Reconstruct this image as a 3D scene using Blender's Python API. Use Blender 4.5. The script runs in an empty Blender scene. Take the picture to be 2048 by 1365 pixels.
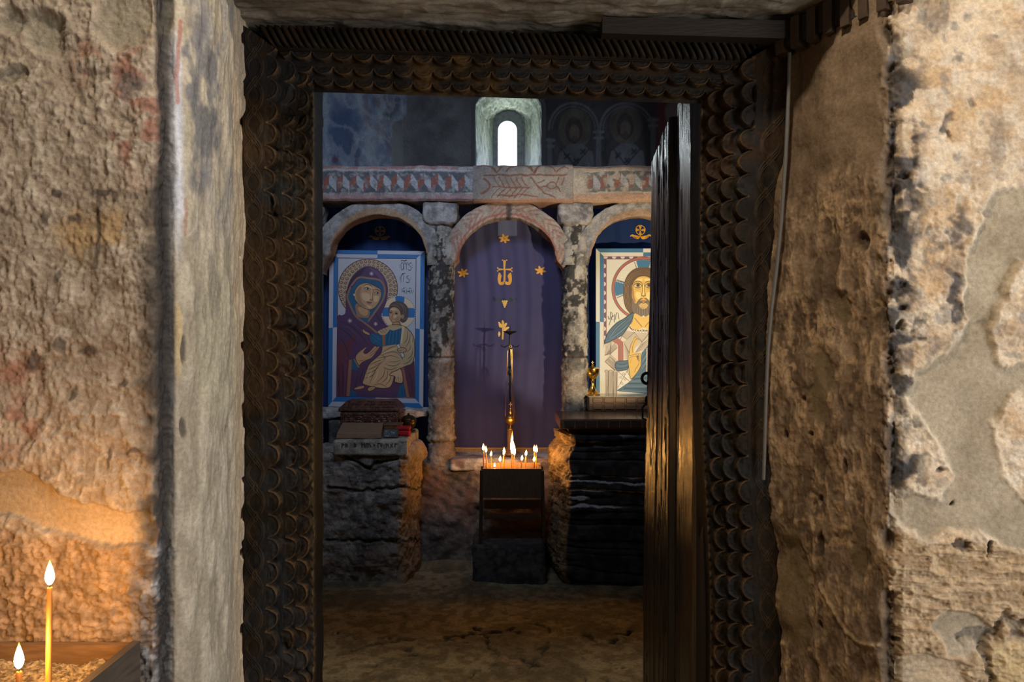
import bpy, math, random
import numpy as np
from mathutils import Vector

random.seed(7)
rng = np.random.default_rng(7)
S = bpy.context.scene
COL = S.collection
F = 1500.0          # focal length in pixels of the 2048 wide frame
CH = 1.39           # camera height
def W(px, py, Y):
    return ((px - 1024.0) / F * Y, Y, CH - (py - 682.5) / F * Y)
def PXY(P):
    return 1024 + P[..., 0] / P[..., 1] * F, 682.5 - (P[..., 2] - CH) / P[..., 1] * F

# ------------------------------------------------------------------ noise
def _hash(ix, iy, iz, s):
    n = (ix.astype(np.int64) * 374761393 + iy.astype(np.int64) * 668265263 + iz.astype(np.int64) * 1440662683 + s * 974634777) & 0xffffffff
    n = ((n ^ (n >> 13)) * 1274126177) & 0xffffffff
    n = ((n ^ (n >> 15)) * 2246822519) & 0xffffffff
    return ((n ^ (n >> 16)) & 0xffffff) / float(0xffffff)
def vnoise(P, s=0):
    i = np.floor(P); f = P - i; f = f * f * f * (f * (f * 6 - 15) + 10)
    i = i.astype(np.int64)
    r = 0
    for dx in (0, 1):
        wx = f[..., 0] if dx else 1 - f[..., 0]
        for dy in (0, 1):
            wy = f[..., 1] if dy else 1 - f[..., 1]
            for dz in (0, 1):
                wz = f[..., 2] if dz else 1 - f[..., 2]
                r = r + wx * wy * wz * _hash(i[..., 0] + dx, i[..., 1] + dy, i[..., 2] + dz, s)
    return r
def fbm(P, sc, octv=4, s=0, st=(1, 1, 1), gain=.5):
    P = P * (np.array(st, float) * sc)
    a, t, r = 1.0, 0.0, 0
    for k in range(octv):
        r = r + a * vnoise(P + 17.3 * k, s + k * 31); t += a; a *= gain; P = P * 2.03
    return r / t
def ridge(P, sc, octv=4, s=0, st=(1, 1, 1)):
    P = P * (np.array(st, float) * sc)
    a, t, r = 1.0, 0.0, 0
    for k in range(octv):
        n = 1 - np.abs(2 * vnoise(P + 11.1 * k, s + k * 31) - 1)
        r = r + a * n * n; t += a; a *= .5; P = P * 2.07
    return r / t
def ss(a, b, x):
    t = np.clip((x - a) / (b - a), 0, 1); return t * t * (3 - 2 * t)
def mix(a, b, t):
    a = np.asarray(a, float); b = np.asarray(b, float)
    t = np.asarray(t)[..., None]
    return a * (1 - t) + b * t
def sd_poly(x, y, poly):
    """signed distance to a polygon, negative inside"""
    d = np.full(x.shape, 1e9); s = np.ones(x.shape)
    n = len(poly)
    for i in range(n):
        ax, ay = poly[i]; bx, by = poly[i - 1]
        ex, ey = bx - ax, by - ay
        wx, wy = x - ax, y - ay
        t = np.clip((wx * ex + wy * ey) / (ex * ex + ey * ey + 1e-9), 0, 1)
        d = np.minimum(d, (wx - ex * t) ** 2 + (wy - ey * t) ** 2)
        c1 = y >= ay; c2 = y < by; c3 = ex * wy > ey * wx
        s = np.where((c1 & c2 & c3) | (~c1 & ~c2 & ~c3), -s, s)
    return s * np.sqrt(d)
def d_line(x, y, pts):
    d = np.full(x.shape, 1e9)
    for (ax, ay), (bx, by) in zip(pts, pts[1:]):
        ex, ey = bx - ax, by - ay
        t = np.clip(((x - ax) * ex + (y - ay) * ey) / (ex * ex + ey * ey + 1e-9), 0, 1)
        d = np.minimum(d, (x - ax - ex * t) ** 2 + (y - ay - ey * t) ** 2)
    return np.sqrt(d)
def ell(x, y, cx, cy, rx, ry):
    return np.sqrt(((x - cx) / rx) ** 2 + ((y - cy) / ry) ** 2)

# ------------------------------------------------------------------ materials
def nodes(name):
    m = bpy.data.materials.new(name); m.use_nodes = True
    nt = m.node_tree
    return m, nt, nt.nodes['Principled BSDF']
def mat_vc(name, rough=.9, bump=.3, scale=200., detail=6., var=.35, spec=.3, dist=.004, st=(1, 1, 1), metallic=0.):
    """pigment from the mesh's Col attribute, broken up by fine noise, with fine relief"""
    m, nt, b = nodes(name); N = nt.nodes; L = nt.links
    at = N.new('ShaderNodeAttribute'); at.attribute_name = 'Col'
    tc = N.new('ShaderNodeTexCoord'); mp = N.new('ShaderNodeMapping'); mp.inputs['Scale'].default_value = st
    L.new(tc.outputs['Object'], mp.inputs[0])
    no = N.new('ShaderNodeTexNoise'); no.inputs['Scale'].default_value = scale; no.inputs['Detail'].default_value = detail; no.inputs['Roughness'].default_value = .65
    L.new(mp.outputs[0], no.inputs['Vector'])
    mr = N.new('ShaderNodeMapRange'); mr.inputs[1].default_value = .3; mr.inputs[2].default_value = .7
    mr.inputs[3].default_value = 1 - var; mr.inputs[4].default_value = 1 + var
    L.new(no.outputs[0], mr.inputs[0])
    mu = N.new('ShaderNodeVectorMath'); mu.operation = 'SCALE'
    L.new(at.outputs['Color'], mu.inputs[0]); L.new(mr.outputs[0], mu.inputs['Scale'])
    L.new(mu.outputs[0], b.inputs['Base Color'])
    b.inputs['Roughness'].default_value = rough; b.inputs['Specular IOR Level'].default_value = spec
    b.inputs['Metallic'].default_value = metallic
    if bump > 0:
        bp = N.new('ShaderNodeBump'); bp.inputs['Strength'].default_value = bump; bp.inputs['Distance'].default_value = dist
        L.new(no.outputs[0], bp.inputs['Height']); L.new(bp.outputs[0], b.inputs['Normal'])
    return m
def mat(name, col, rough=.6, metallic=0., bump=0., scale=60., st=(1, 1, 1), var=.25, spec=.4, dist=.004):
    m, nt, b = nodes(name); N = nt.nodes; L = nt.links
    tc = N.new('ShaderNodeTexCoord'); mp = N.new('ShaderNodeMapping'); mp.inputs['Scale'].default_value = st
    L.new(tc.outputs['Object'], mp.inputs[0])
    no = N.new('ShaderNodeTexNoise'); no.inputs['Scale'].default_value = scale; no.inputs['Detail'].default_value = 5
    L.new(mp.outputs[0], no.inputs['Vector'])
    cr = N.new('ShaderNodeValToRGB')
    cr.color_ramp.elements[0].position = .3; cr.color_ramp.elements[1].position = .7
    cr.color_ramp.elements[0].color = [c * (1 - var) for c in col] + [1]
    cr.color_ramp.elements[1].color = [min(1, c * (1 + var)) for c in col] + [1]
    L.new(no.outputs[0], cr.inputs[0]); L.new(cr.outputs[0], b.inputs['Base Color'])
    b.inputs['Roughness'].default_value = rough; b.inputs['Metallic'].default_value = metallic
    b.inputs['Specular IOR Level'].default_value = spec
    if bump:
        bp = N.new('ShaderNodeBump'); bp.inputs['Strength'].default_value = bump; bp.inputs['Distance'].default_value = dist
        L.new(no.outputs[0], bp.inputs['Height']); L.new(bp.outputs[0], b.inputs['Normal'])
    return m
M = {}
M['plaster'] = mat_vc('weathered_plaster', .92, .42, 120, 9, .24, .25, .005)
M['stone'] = mat_vc('old_stone', .9, .5, 120, 6, .3, .3, .006)
M['fresco'] = mat_vc('fresco_plaster', .9, .2, 90, 6, .22, .25, .004)
M['floor'] = mat_vc('worn_floor_stone', .85, .5, 70, 7, .35, .3, .008)
M['carved'] = mat_vc('carved_oak', .68, .3, 110, 6, .4, .16, .0025)
M['paint'] = mat_vc('icon_paint', .55, .0, 260, 3, .05, .4)
M['thread'] = mat_vc('gold_thread', .6, .3, 900, 2, .2, .4, .001)
M['slate'] = mat_vc('dark_slate', .8, .6, 70, 7, .45, .3, .01, (1, 1, 4))
M['leafwood'] = mat_vc('old_door_wood', .19, .55, 40, 6, .45, .8, .004, (6, 6, .16))
M['wood_dark'] = mat('dark_wood', (.035, .02, .011), .5, 0, .4, 30, (1, 1, 6))
M['wood_board'] = mat('stand_board', (.068, .041, .02), .6, 0, .3, 24, (6, 1, 1))
M['wood_mid'] = mat('brown_wood', (.14, .075, .04), .5, 0, .25, 30, (1, 8, 8))
M['wood_pale'] = mat('pale_wood', (.24, .145, .09), .55, 0, .2, 22, (2, 10, 10))
M['iron'] = mat('black_iron', (.02, .018, .017), .5, .7, .2, 80)
M['gold'] = mat('polished_gold', (.86, .52, .12), .2, 1, 0, 40, var=.1)
M['brass'] = mat('worn_brass', (.50, .29, .09), .42, 1, .1, 80, var=.2)
M['steel_grey'] = mat('grey_conduit', (.095, .092, .09), .5, 0, 0, 60, var=.1)
M['black'] = mat('black_wick', (.01, .009, .008), .9)
M['red'] = mat('red_velvet', (.38, .006, .012), .75, 0, .2, 200)
def mat_wax():
    m, nt, b = nodes('beeswax')
    b.inputs['Base Color'].default_value = (.42, .18, .032, 1); b.inputs['Roughness'].default_value = .45
    b.inputs['Subsurface Weight'].default_value = .5; b.inputs['Subsurface Radius'].default_value = (.02, .009, .003)
    b.inputs['Subsurface Scale'].default_value = .6
    return m
M['wax'] = mat_wax()
def mat_flame(name, strength):
    m = bpy.data.materials.new(name); m.use_nodes = True
    nt = m.node_tree; N = nt.nodes; L = nt.links
    N.remove(N['Principled BSDF'])
    at = N.new('ShaderNodeAttribute'); at.attribute_name = 'Col'
    e = N.new('ShaderNodeEmission'); e.inputs['Strength'].default_value = strength
    L.new(at.outputs['Color'], e.inputs['Color']); L.new(e.outputs[0], N['Material Output'].inputs[0])
    return m
M['flame_near'] = mat_flame('near_flame', 900)
M['flame_far'] = mat_flame('far_flame', 190)
def mat_cloth(name, col, transp, transl=.25):
    m, nt, b = nodes(name); N = nt.nodes; L = nt.links
    tc = N.new('ShaderNodeTexCoord'); wv = N.new('ShaderNodeTexNoise'); wv.inputs['Scale'].default_value = 7
    L.new(tc.outputs['Object'], wv.inputs['Vector'])
    cr = N.new('ShaderNodeValToRGB'); cr.color_ramp.elements[0].color = [c * .8 for c in col] + [1]; cr.color_ramp.elements[1].color = [c * 1.2 for c in col] + [1]
    L.new(wv.outputs[0], cr.inputs[0]); L.new(cr.outputs[0], b.inputs['Base Color'])
    b.inputs['Roughness'].default_value = .8; b.inputs['Specular IOR Level'].default_value = .2
    b.inputs['Sheen Weight'].default_value = .3
    tl = N.new('ShaderNodeBsdfTranslucent'); L.new(cr.outputs[0], tl.inputs[0])
    tp = N.new('ShaderNodeBsdfTransparent')
    m1 = N.new('ShaderNodeMixShader'); m1.inputs[0].default_value = transl
    L.new(b.outputs[0], m1.inputs[1]); L.new(tl.outputs[0], m1.inputs[2])
    m2 = N.new('ShaderNodeMixShader'); m2.inputs[0].default_value = transp
    L.new(m1.outputs[0], m2.inputs[1]); L.new(tp.outputs[0], m2.inputs[2])
    L.new(m2.outputs[0], N['Material Output'].inputs[0])
    return m
M['violet_cloth'] = mat_cloth('violet_blue_cloth', (.050, .046, .112), .015, .08)
M['blue_cloth'] = mat_cloth('deep_blue_cloth', (.010, .030, .115), .004, .1)
M['fringe'] = mat('gold_fringe', (.42, .27, .12), .8, 0, .5, 300, (8, 1, .4))

# ------------------------------------------------------------------ object helpers
def tag(o, label=None, cat=None, group=None, kind=None):
    if label: o['label'] = label
    if cat: o['category'] = cat
    if group: o['group'] = group
    if kind: o['kind'] = kind
    return o
def empty(name, loc=(0, 0, 0), **k):
    o = bpy.data.objects.new(name, None); COL.objects.link(o); o.location = loc
    o.empty_display_size = .05
    return tag(o, **k)
def link(name, me, m, parent=None):
    o = bpy.data.objects.new(name, me); COL.objects.link(o)
    if m: me.materials.append(m)
    if parent:
        o.parent = parent
        if parent.parent:
            pass
        o.matrix_parent_inverse = world_of(parent).inverted()
    return o
def world_of(o):
    from mathutils import Matrix
    mw = Matrix.Translation(o.location)
    if o.parent: mw = world_of(o.parent) @ o.matrix_parent_inverse @ mw
    return mw
def setcol(me, C):
    C = np.asarray(C, np.float32).reshape(-1, 3)
    a = me.color_attributes.new('Col', 'FLOAT_COLOR', 'POINT')
    a.data.foreach_set('color', np.concatenate([C, np.ones((len(C), 1), np.float32)], 1).ravel())
def quads_mesh(name, V, Q, C=None, smooth=True):
    V = np.asarray(V, np.float32).reshape(-1, 3); Q = np.asarray(Q, np.int32).reshape(-1, 4)
    me = bpy.data.meshes.new(name)
    me.vertices.add(len(V)); me.vertices.foreach_set('co', V.ravel())
    me.loops.add(len(Q) * 4); me.loops.foreach_set('vertex_index', Q.ravel())
    me.polygons.add(len(Q)); me.polygons.foreach_set('loop_start', np.arange(0, len(Q) * 4, 4, dtype=np.int32))
    me.polygons.foreach_set('loop_total', np.full(len(Q), 4, np.int32))
    me.update(calc_edges=True); me.validate()
    me.polygons.foreach_set('use_smooth', np.full(len(me.polygons), smooth))
    if C is not None: setcol(me, C)
    return me
def gridq(nu, nv, off=0, flip=False):
    i = np.arange(nu - 1)[:, None] * nv + np.arange(nv - 1)[None, :] + off
    q = [i, i + nv, i + nv + 1, i + 1]
    if flip: q = q[::-1]
    return np.stack(q, -1).reshape(-1, 4)
def grid_obj(name, P, C, m, parent=None, keep=None, flip=False, smooth=True):
    nu, nv = P.shape[:2]
    Q = gridq(nu, nv, flip=flip)
    if keep is not None: Q = Q[keep.reshape(-1)]
    return link(name, quads_mesh(name, P, Q, C, smooth), m, parent)

class MB:
    """collects pieces of ONE part and links them as one mesh"""
    def __init__(s): s.v = []; s.f = []; s.c = []
    def add(s, V, Fc, c=None):
        o = len(s.v); s.v += [tuple(map(float, p)) for p in V]; s.f += [tuple(int(i) + o for i in f) for f in Fc]
        s.c += [c if c is not None else (1, 1, 1)] * len(V) if not (isinstance(c, list)) else c
        return s
    def box(s, lo, hi, c=None, bev=0.):
        x0, y0, z0 = lo; x1, y1, z1 = hi
        if bev > 0:
            V, Q = rbox(lo, hi, bev); return s.add(V, Q, c)
        V = [(x0, y0, z0), (x1, y0, z0), (x1, y1, z0), (x0, y1, z0), (x0, y0, z1), (x1, y0, z1), (x1, y1, z1), (x0, y1, z1)]
        return s.add(V, [(0, 3, 2, 1), (4, 5, 6, 7), (0, 1, 5, 4), (1, 2, 6, 5), (2, 3, 7, 6), (3, 0, 4, 7)], c)
    def hexa(s, V, c=None):
        return s.add(V, [(0, 3, 2, 1), (4, 5, 6, 7), (0, 1, 5, 4), (1, 2, 6, 5), (2, 3, 7, 6), (3, 0, 4, 7)], c)
    def lathe(s, prof, ctr, n=24, c=None):
        V = []; Fc = []
        for r, z in prof:
            for k in range(n):
                a = 2 * math.pi * k / n; V.append((ctr[0] + r * math.cos(a), ctr[1] + r * math.sin(a), ctr[2] + z))
        for i in range(len(prof) - 1):
            for k in range(n):
                k2 = (k + 1) % n; Fc.append((i * n + k, i * n + k2, (i + 1) * n + k2, (i + 1) * n + k))
        Fc.append(tuple(range(n - 1, -1, -1))); Fc.append(tuple((len(prof) - 1) * n + k for k in range(n)))
        return s.add(V, Fc, c)
    def tube(s, pts, r, n=8, c=None, closed=False):
        pts = [Vector(p) for p in pts]; V = []; Fc = []; m = len(pts)
        up = Vector((0.01, 1, .02))
        for i, p in enumerate(pts):
            a = pts[i - 1] if (i or closed) else p; b = pts[(i + 1) % m] if (i < m - 1 or closed) else p
            t = (b - a).normalized()
            u = t.cross(up)
            if u.length < .05: u = t.cross(Vector((1, 0, 0)))
            u.normalize(); w = t.cross(u)
            rr = r[i] if isinstance(r, (list, tuple)) else r
            for k in range(n):
                an = 2 * math.pi * k / n; V.append(p + rr * (math.cos(an) * u + math.sin(an) * w))
        for i in range(m if closed else m - 1):
            for k in range(n):
                k2 = (k + 1) % n; j = (i + 1) % m
                Fc.append((i * n + k, i * n + k2, j * n + k2, j * n + k))
        if not closed:
            Fc.append(tuple(range(n - 1, -1, -1))); Fc.append(tuple((m - 1) * n + k for k in range(n)))
        return s.add(V, Fc, c)
    def torus(s, ctr, R, r, axis='y', n=20, c=None):
        pts = []
        for k in range(n):
            a = 2 * math.pi * k / n; x, z = R * math.cos(a), R * math.sin(a)
            pts.append({'y': (ctr[0] + x, ctr[1], ctr[2] + z), 'z': (ctr[0] + x, ctr[1] + z, ctr[2]), 'x': (ctr[0], ctr[1] + x, ctr[2] + z)}[axis])
        return s.tube(pts, r, 8, c, True)
    def build(s, name, m, parent=None, smooth=True, col=False):
        me = bpy.data.meshes.new(name); me.from_pydata(s.v, [], s.f); me.update()
        if col: setcol(me, s.c)
        o = link(name, me, m, parent)
        if smooth:
            me.polygons.foreach_set('use_smooth', np.ones(len(me.polygons), bool))
            try: me.set_sharp_from_angle(angle=math.radians(35))
            except Exception: pass
        return o
def rbox(lo, hi, r, n=(3, 3, 3)):
    V, Q, Nn = block_grid(lo, hi, (2 + 4, 2 + 4, 2 + 4), r, True)
    return V, Q
def block_grid(lo, hi, n, r, corner=False):
    """six faces of a rounded box as grids; returns verts, quads, outward normals"""
    lo = np.array(lo, float); hi = np.array(hi, float)
    Vs, Qs, off = [], [], 0
    def lin(a, b, k):
        if corner: return np.concatenate([np.linspace(a, a + r, 3), np.linspace(b - r, b, 3)])
        return np.linspace(a, b, k)
    for ax in range(3):
        o1, o2 = [(1, 2), (2, 0), (0, 1)][ax]
        for side in (0, 1):
            u = lin(lo[o1], hi[o1], n[o1]); v = lin(lo[o2], hi[o2], n[o2])
            P = np.zeros((len(u), len(v), 3)); P[..., o1] = u[:, None]; P[..., o2] = v[None, :]; P[..., ax] = hi[ax] if side else lo[ax]
            Vs.append(P.reshape(-1, 3)); Qs.append(gridq(len(u), len(v), off, flip=(side == 0))); off += len(u) * len(v)
    V = np.concatenate(Vs); Q = np.concatenate(Qs)
    I = np.clip(V, lo + r, hi - r); D = V - I; L = np.linalg.norm(D, axis=1, keepdims=True); Nn = D / np.maximum(L, 1e-9)
    return I + r * Nn, Q, Nn
def rock(name, lo, hi, n, r, disp, colf, m, parent=None, warp=None):
    V, Q, Nn = block_grid(lo, hi, n, r)
    if warp is not None: V = warp(V)
    h = disp(V, Nn)
    P = V + Nn * h[:, None]
    return link(name, quads_mesh(name, P, Q, colf(P, Nn, h)), m, parent)

def cr(pts, n=6, closed=True):
    """Catmull-Rom through points"""
    P = [Vector((p[0], p[1])) for p in pts]; m = len(P); out = []
    rg = range(m) if closed else range(m - 1)
    for i in rg:
        p1, p2 = P[i], P[(i + 1) % m]
        p0 = P[i - 1] if (closed or i > 0) else p1
        p3 = P[(i + 2) % m] if (closed or i + 2 < m) else p2
        for k in range(n):
            t = k / n
            q = .5 * ((2 * p1) + (-p0 + p2) * t + (2 * p0 - 5 * p1 + 4 * p2 - p3) * t * t + (-p0 + 3 * p1 - 3 * p2 + p3) * t ** 3)
            out.append((q.x, q.y))
    if not closed: out.append((P[-1].x, P[-1].y))
    return out
class Paint:
    """flat shapes of pigment laid over one another on a surface; place(x, y, k) gives the 3D point of layer k"""
    def __init__(s, place): s.place = place; s.mb = MB(); s.k = 0
    def poly(s, pts, c):
        s.k += 1
        s.mb.add([s.place(x, y, s.k) for x, y in pts], [tuple(range(len(pts)))], c)
    def blob(s, pts, c, n=5, clip=None):
        q = cr(pts, n)
        if clip: q = [(min(max(x, clip[0]), clip[2]), min(max(y, clip[1]), clip[3])) for x, y in q]
        s.poly(q, c)
    def circ(s, x, y, rx, c, ry=None, n=32):
        ry = ry or rx
        s.poly([(x + rx * math.cos(2 * math.pi * i / n), y + ry * math.sin(2 * math.pi * i / n)) for i in range(n)], c)
    def line(s, pts, w, c, smooth=True, taper=False):
        if smooth and len(pts) > 2: pts = cr(pts, 5, False)
        s.k += 1; V = []; Fc = []; m = len(pts)
        for i, (x, y) in enumerate(pts):
            ax, ay = pts[max(i - 1, 0)]; bx, by = pts[min(i + 1, m - 1)]
            tx, ty = bx - ax, by - ay; l = math.hypot(tx, ty) or 1
            ww = w / 2 * ((.25 + .75 * math.sin(math.pi * (i + .2) / (m - .6))) if taper else 1)
            V.append(s.place(x - ty / l * ww, y + tx / l * ww, s.k)); V.append(s.place(x + ty / l * ww, y - tx / l * ww, s.k))
        for i in range(m - 1): Fc.append((2 * i, 2 * i + 1, 2 * i + 3, 2 * i + 2))
        s.mb.add(V, Fc, c)
    def ring(s, x, y, r, w, c, a0=0, a1=360, n=48, ry=None):
        ry = ry or r
        s.line([(x + r * math.cos(math.radians(a0 + (a1 - a0) * i / n)), y + ry * math.sin(math.radians(a0 + (a1 - a0) * i / n))) for i in range(n + 1)], w, c, False)
    def dashes(s, x, y, r, w, c, n, a0=0, a1=360):
        for i in range(n):
            a = a0 + (a1 - a0) * i / n; s.ring(x, y, r, w, c, a, a + (a1 - a0) / n * .6, 2)
    def build(s, name, m, parent): return s.mb.build(name, m, parent, smooth=False, col=True)
# ================================================================== SETTING
def struct(o, label=None):
    o['kind'] = 'structure'
    if label: o['label'] = label
    return o
def path_pts(ctrl, n_list):
    """polyline resampled: n_list points per segment"""
    out = []
    for (a, b), n in zip(zip(ctrl, ctrl[1:]), n_list):
        for k in range(n): out.append((a[0] + (b[0] - a[0]) * k / n, a[1] + (b[1] - a[1]) * k / n))
    out.append(ctrl[-1]); return np.array(out)
def wall_from_path(path, zs, lean=None):
    nu, nv = len(path), len(zs)
    P = np.zeros((nu, nv, 3)); P[..., 0] = path[:, 0][:, None]; P[..., 1] = path[:, 1][:, None]; P[..., 2] = zs[None, :]
    t = np.gradient(path, axis=0)
    for _ in range(3): t[1:-1] = (t[:-2] + 2 * t[1:-1] + t[2:]) / 4
    nrm = np.stack([t[:, 1], -t[:, 0]], 1); nrm /= np.linalg.norm(nrm, axis=1, keepdims=True) + 1e-9
    Nn = np.zeros_like(P); Nn[..., 0] = nrm[:, 0][:, None]; Nn[..., 1] = nrm[:, 1][:, None]
    if lean is not None: P[..., 0] += lean(P)
    return P, Nn
zs_near = np.concatenate([np.linspace(0, .58, 24, endpoint=False), np.linspace(.58, 2.14, 620)])

# ---- left wall of the porch with the rounded plaster reveal of the doorway
ctrl = [(-2.0, 1.30), (-1.0, 1.30), (-.66, 1.30), (-.625, 1.302), (-.612, 1.315), (-.612, 1.335), (-.632, 1.372), (-.620, 1.379), (-.602, 1.40), (-.587, 1.46), (-.584, 1.54), (-.597, 1.62), (-.607, 1.69), (-.611, 1.78)]
path = path_pts(ctrl, [110, 140, 16, 8, 8, 16, 10, 12, 28, 32, 32, 28, 16])
P, Nn = wall_from_path(path, zs_near)
x, y = PXY(P)
w1 = (fbm(P, 28, 4, 3) - .5) * 60; w2 = (fbm(P, 28, 4, 9) - .5) * 60
xw, yw = x + w1, y + w2
iscol = np.broadcast_to(ss(1.372, 1.385, path[:, 1])[:, None], x.shape)
edge = np.broadcast_to((ss(1.3025, 1.316, path[:, 1]) * (1 - ss(1.376, 1.384, path[:, 1])))[:, None], x.shape)
rough = fbm(P, 62, 5, 1, (1, 1, .75)); rdg = ridge(P, 48, 4, 5, (1, 1, .8)) * ss(.4, .6, fbm(P, 13, 3, 6)); big = fbm(P, 9, 3, 2)
fin = fbm(P, 190, 4, 7)
h = (big - .5) * .022 + (rough - .5) * .011 + (rdg - .4) * .0035 + (fin - .5) * .005
c = mix((.27, .215, .168), (.37, .31, .255), ss(.35, .65, rough))
c = mix(c, (.24, .19, .145), ss(.5, .7, fbm(P, 14, 4, 8)) * .7)
c = mix(c, (.50, .45, .39), ss(.55, .8, rdg) * .5)
# smooth worn hollows at the top
smooth = np.zeros_like(x)
for (cx, cy, rx, ry) in ((85, 62, 46, 46), (245, 40, 60, 62), (15, 150, 42, 17), (20, 40, 30, 30), (330, 20, 22, 40)):
    e = ell(xw * .6 + x * .4, yw * .6 + y * .4, cx, cy, rx, ry); k = 1 - ss(.8, 1.1, e); smooth = np.maximum(smooth, k)
    h = h - .012 * (1 - ss(.55, 1.12, e))
c = mix(c, (.255, .225, .175), smooth * .85)
# the smooth band of bare mortar above the candle tray
band = sd_poly(x + w1 * .35, y + w2 * .45, [(-80, 948), (60, 950), (110, 985), (190, 1015), (262, 1030), (300, 1028), (312, 1060), (300, 1092), (170, 1078), (90, 1056), (0, 1028), (-80, 1022)])
kb = 1 - ss(-4, 6, band); smooth = np.maximum(smooth, kb)
h = h * (1 - .9 * kb) - .011 * kb
c = mix(c, mix((.34, .25, .15), (.42, .32, .21), ss(-100, 250, x)), kb * .9)
h = h - .006 * smooth
h = h * (1 - smooth * .5)
# remains of red paint
red = (1 - ss(.6, 1.05, ell(xw, yw, 272, 230, 62, 165))) * ss(.36, .6, fbm(P, 40, 4, 12))
c = mix(c, (.25, .115, .085), red * .8)
red2 = (1 - ss(.5, 1.1, ell(xw, yw, 25, 800, 75, 150))) * ss(.35, .6, fbm(P, 30, 4, 14))
c = mix(c, (.27, .12, .085), red2 * .65)
red3 = (1 - ss(.5, 1.1, ell(xw, yw, 165, 120, 30, 60))) * ss(.4, .6, fbm(P, 40, 4, 15))
c = mix(c, (.32, .15, .1), red3 * .5)
c = mix(c, (.13, .105, .10), (1 - ss(.7, 1.05, ell(xw, yw, 268, 168, 38, 30))) * .85)
# ochre dabs
c = mix(c, (.38, .24, .10), (1 - ss(.5, 1.1, ell(xw, yw, 190, 465, 110, 60))) * ss(.4, .65, fbm(P, 26, 4, 21)) * .6)
# soot by the crack, old dark strokes
soot = (1 - ss(0, 46, np.abs(xw - 322) - 12)) * ss(300, 380, y) * (1 - .55 * ss(560, 900, y) * ss(.4, .6, fbm(P, 20, 4, 23)))
soot = np.maximum(soot, (1 - ss(2, 20, np.abs(xw - 330))) * ss(90, 140, yw) * .6)
c = mix(c, (.045, .038, .036), np.clip(soot, 0, 1) * (1 - iscol) * .92)
dk = 1 - ss(2.5, 7, d_line(x + w1 * .15, y, [(196, 385), (197, 450), (193, 535)]))
for (cx, cy, rx, ry) in ((150, 440, 22, 9), (92, 435, 10, 22), (118, 395, 9, 10), (205, 395, 26, 8), (118, 560, 9, 14), (180, 705, 24, 11), (120, 692, 12, 20), (60, 720, 14, 26), (145, 790, 9, 14), (256, 690, 5, 28), (236, 765, 11, 9), (268, 905, 13, 8), (215, 915, 6, 30), (233, 400, 8, 10)):
    dk = np.maximum(dk, 1 - ss(.6, 1.1, ell(x + w1 * .7, y + w2 * .7, cx, cy, rx, ry)))
c = mix(c, (.075, .058, .05), dk * .8)
# lower rough stone: brown, greyer with white bloom near the corner
low = ss(1050, 1092, yw); h = h + low * ((ridge(P, 60, 4, 31, (1, 1, 1.6)) - .4) * .010)
c = mix(c, mix((.20, .135, .085), (.33, .23, .15), ss(.4, .65, fbm(P, 60, 4, 33))), low * (1 - kb) * .85)
blm = ss(.48, .62, fbm(P, 38, 5, 34)) * ss(255, 320, x + w1 * .4) * ss(1000, 1100, y)
c = mix(c, (.075, .075, .085), ss(250, 300, x + w1 * .4) * ss(1020, 1100, y) * (1 - iscol) * .75)
c = mix(c, (.36, .37, .40), blm * (1 - iscol) * .8)
# the crack
c = mix(c, (.03, .028, .03), edge * .9 * (1 - iscol)); 
h = h - edge * .008
# ---- the reveal
n1 = fbm(P, 45, 5, 41, (1, 1, .3)); n2 = fbm(P, 16, 4, 42, (1, 1, .45))
cc = mix((.32, .28, .225), (.45, .405, .34), ss(.35, .65, n1))
cc = mix(cc, (.30, .275, .215), ss(.52, .7, n2) * .6)
drip = 1 - ss(.75, 1.05, ell(x + w1 * .25, y + w2 * .3, 432, 690, 52, 175))
cc = mix(cc, (.40, .37, .285), drip * .6)
cc = mix(cc, (.22, .20, .17), ss(.5, .66, fbm(P, 60, 4, 44, (1, 1, .18))) * (1 - ss(.7, 1.1, ell(x, y, 430, 620, 45, 150))) * .75)
grey = (1 - ss(.7, 1.1, ell(x + w1 * .7, y + w2, 404, 200, 36, 210))) * ss(.30, .55, fbm(P, 30, 4, 45, (1, 1, .5)))
cc = mix(cc, (.12, .125, .15), grey * .85)
grey2 = ss(.5, .65, fbm(P, 40, 5, 46, (1, 1, .35))) * (1 - ss(420, 520, y)) * ss(350, 365, x)
cc = mix(cc, (.20, .205, .235), grey2 * .5)
blu = (1 - ss(8, 24, np.abs(x + w1 * .12 - 346 - (y - 200) * .012))) * (1 - ss(380, 560, y)) * ss(40, 100, y)
cc = mix(cc, (.62, .68, .86), blu * .75)
blu2 = (1 - ss(2, 14, np.abs(x + w1 * .15 - 341))) * ss(500, 600, y) * (1 - ss(960, 1040, y))
cc = mix(cc, (.06, .085, .14), blu2 * .85)
rl = 1 - ss(2.5, 6, d_line(x + w1 * .08, y, [(362, 42), (358, 100), (353, 150), (355, 205)])); cc = mix(cc, (.32, .10, .06), rl * .7)
rl = 1 - ss(1.5, 4, d_line(x + w1 * .08, y, [(368, 400), (371, 470)])); cc = mix(cc, (.34, .14, .10), rl * .5)
cc = mix(cc, (.52, .40, .22), (1 - ss(.6, 1.1, ell(x + w1 * .15, y, 356, 680, 8, 90))) * .8)
hole = np.zeros_like(x)
for (cx, cy, rx, ry) in ((366, 700, 5, 34), (367, 858, 6, 24), (455, 850, 5, 30)):
    hole = np.maximum(hole, 1 - ss(.6, 1.1, ell(x + w1 * .1, y, cx, cy, rx, ry)))
cc = mix(cc, (.07, .06, .055), hole * .85)
tan = ss(462, 470, x + w1 * .05); cc = mix(cc, (.45, .35, .25), tan * .65)
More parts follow.
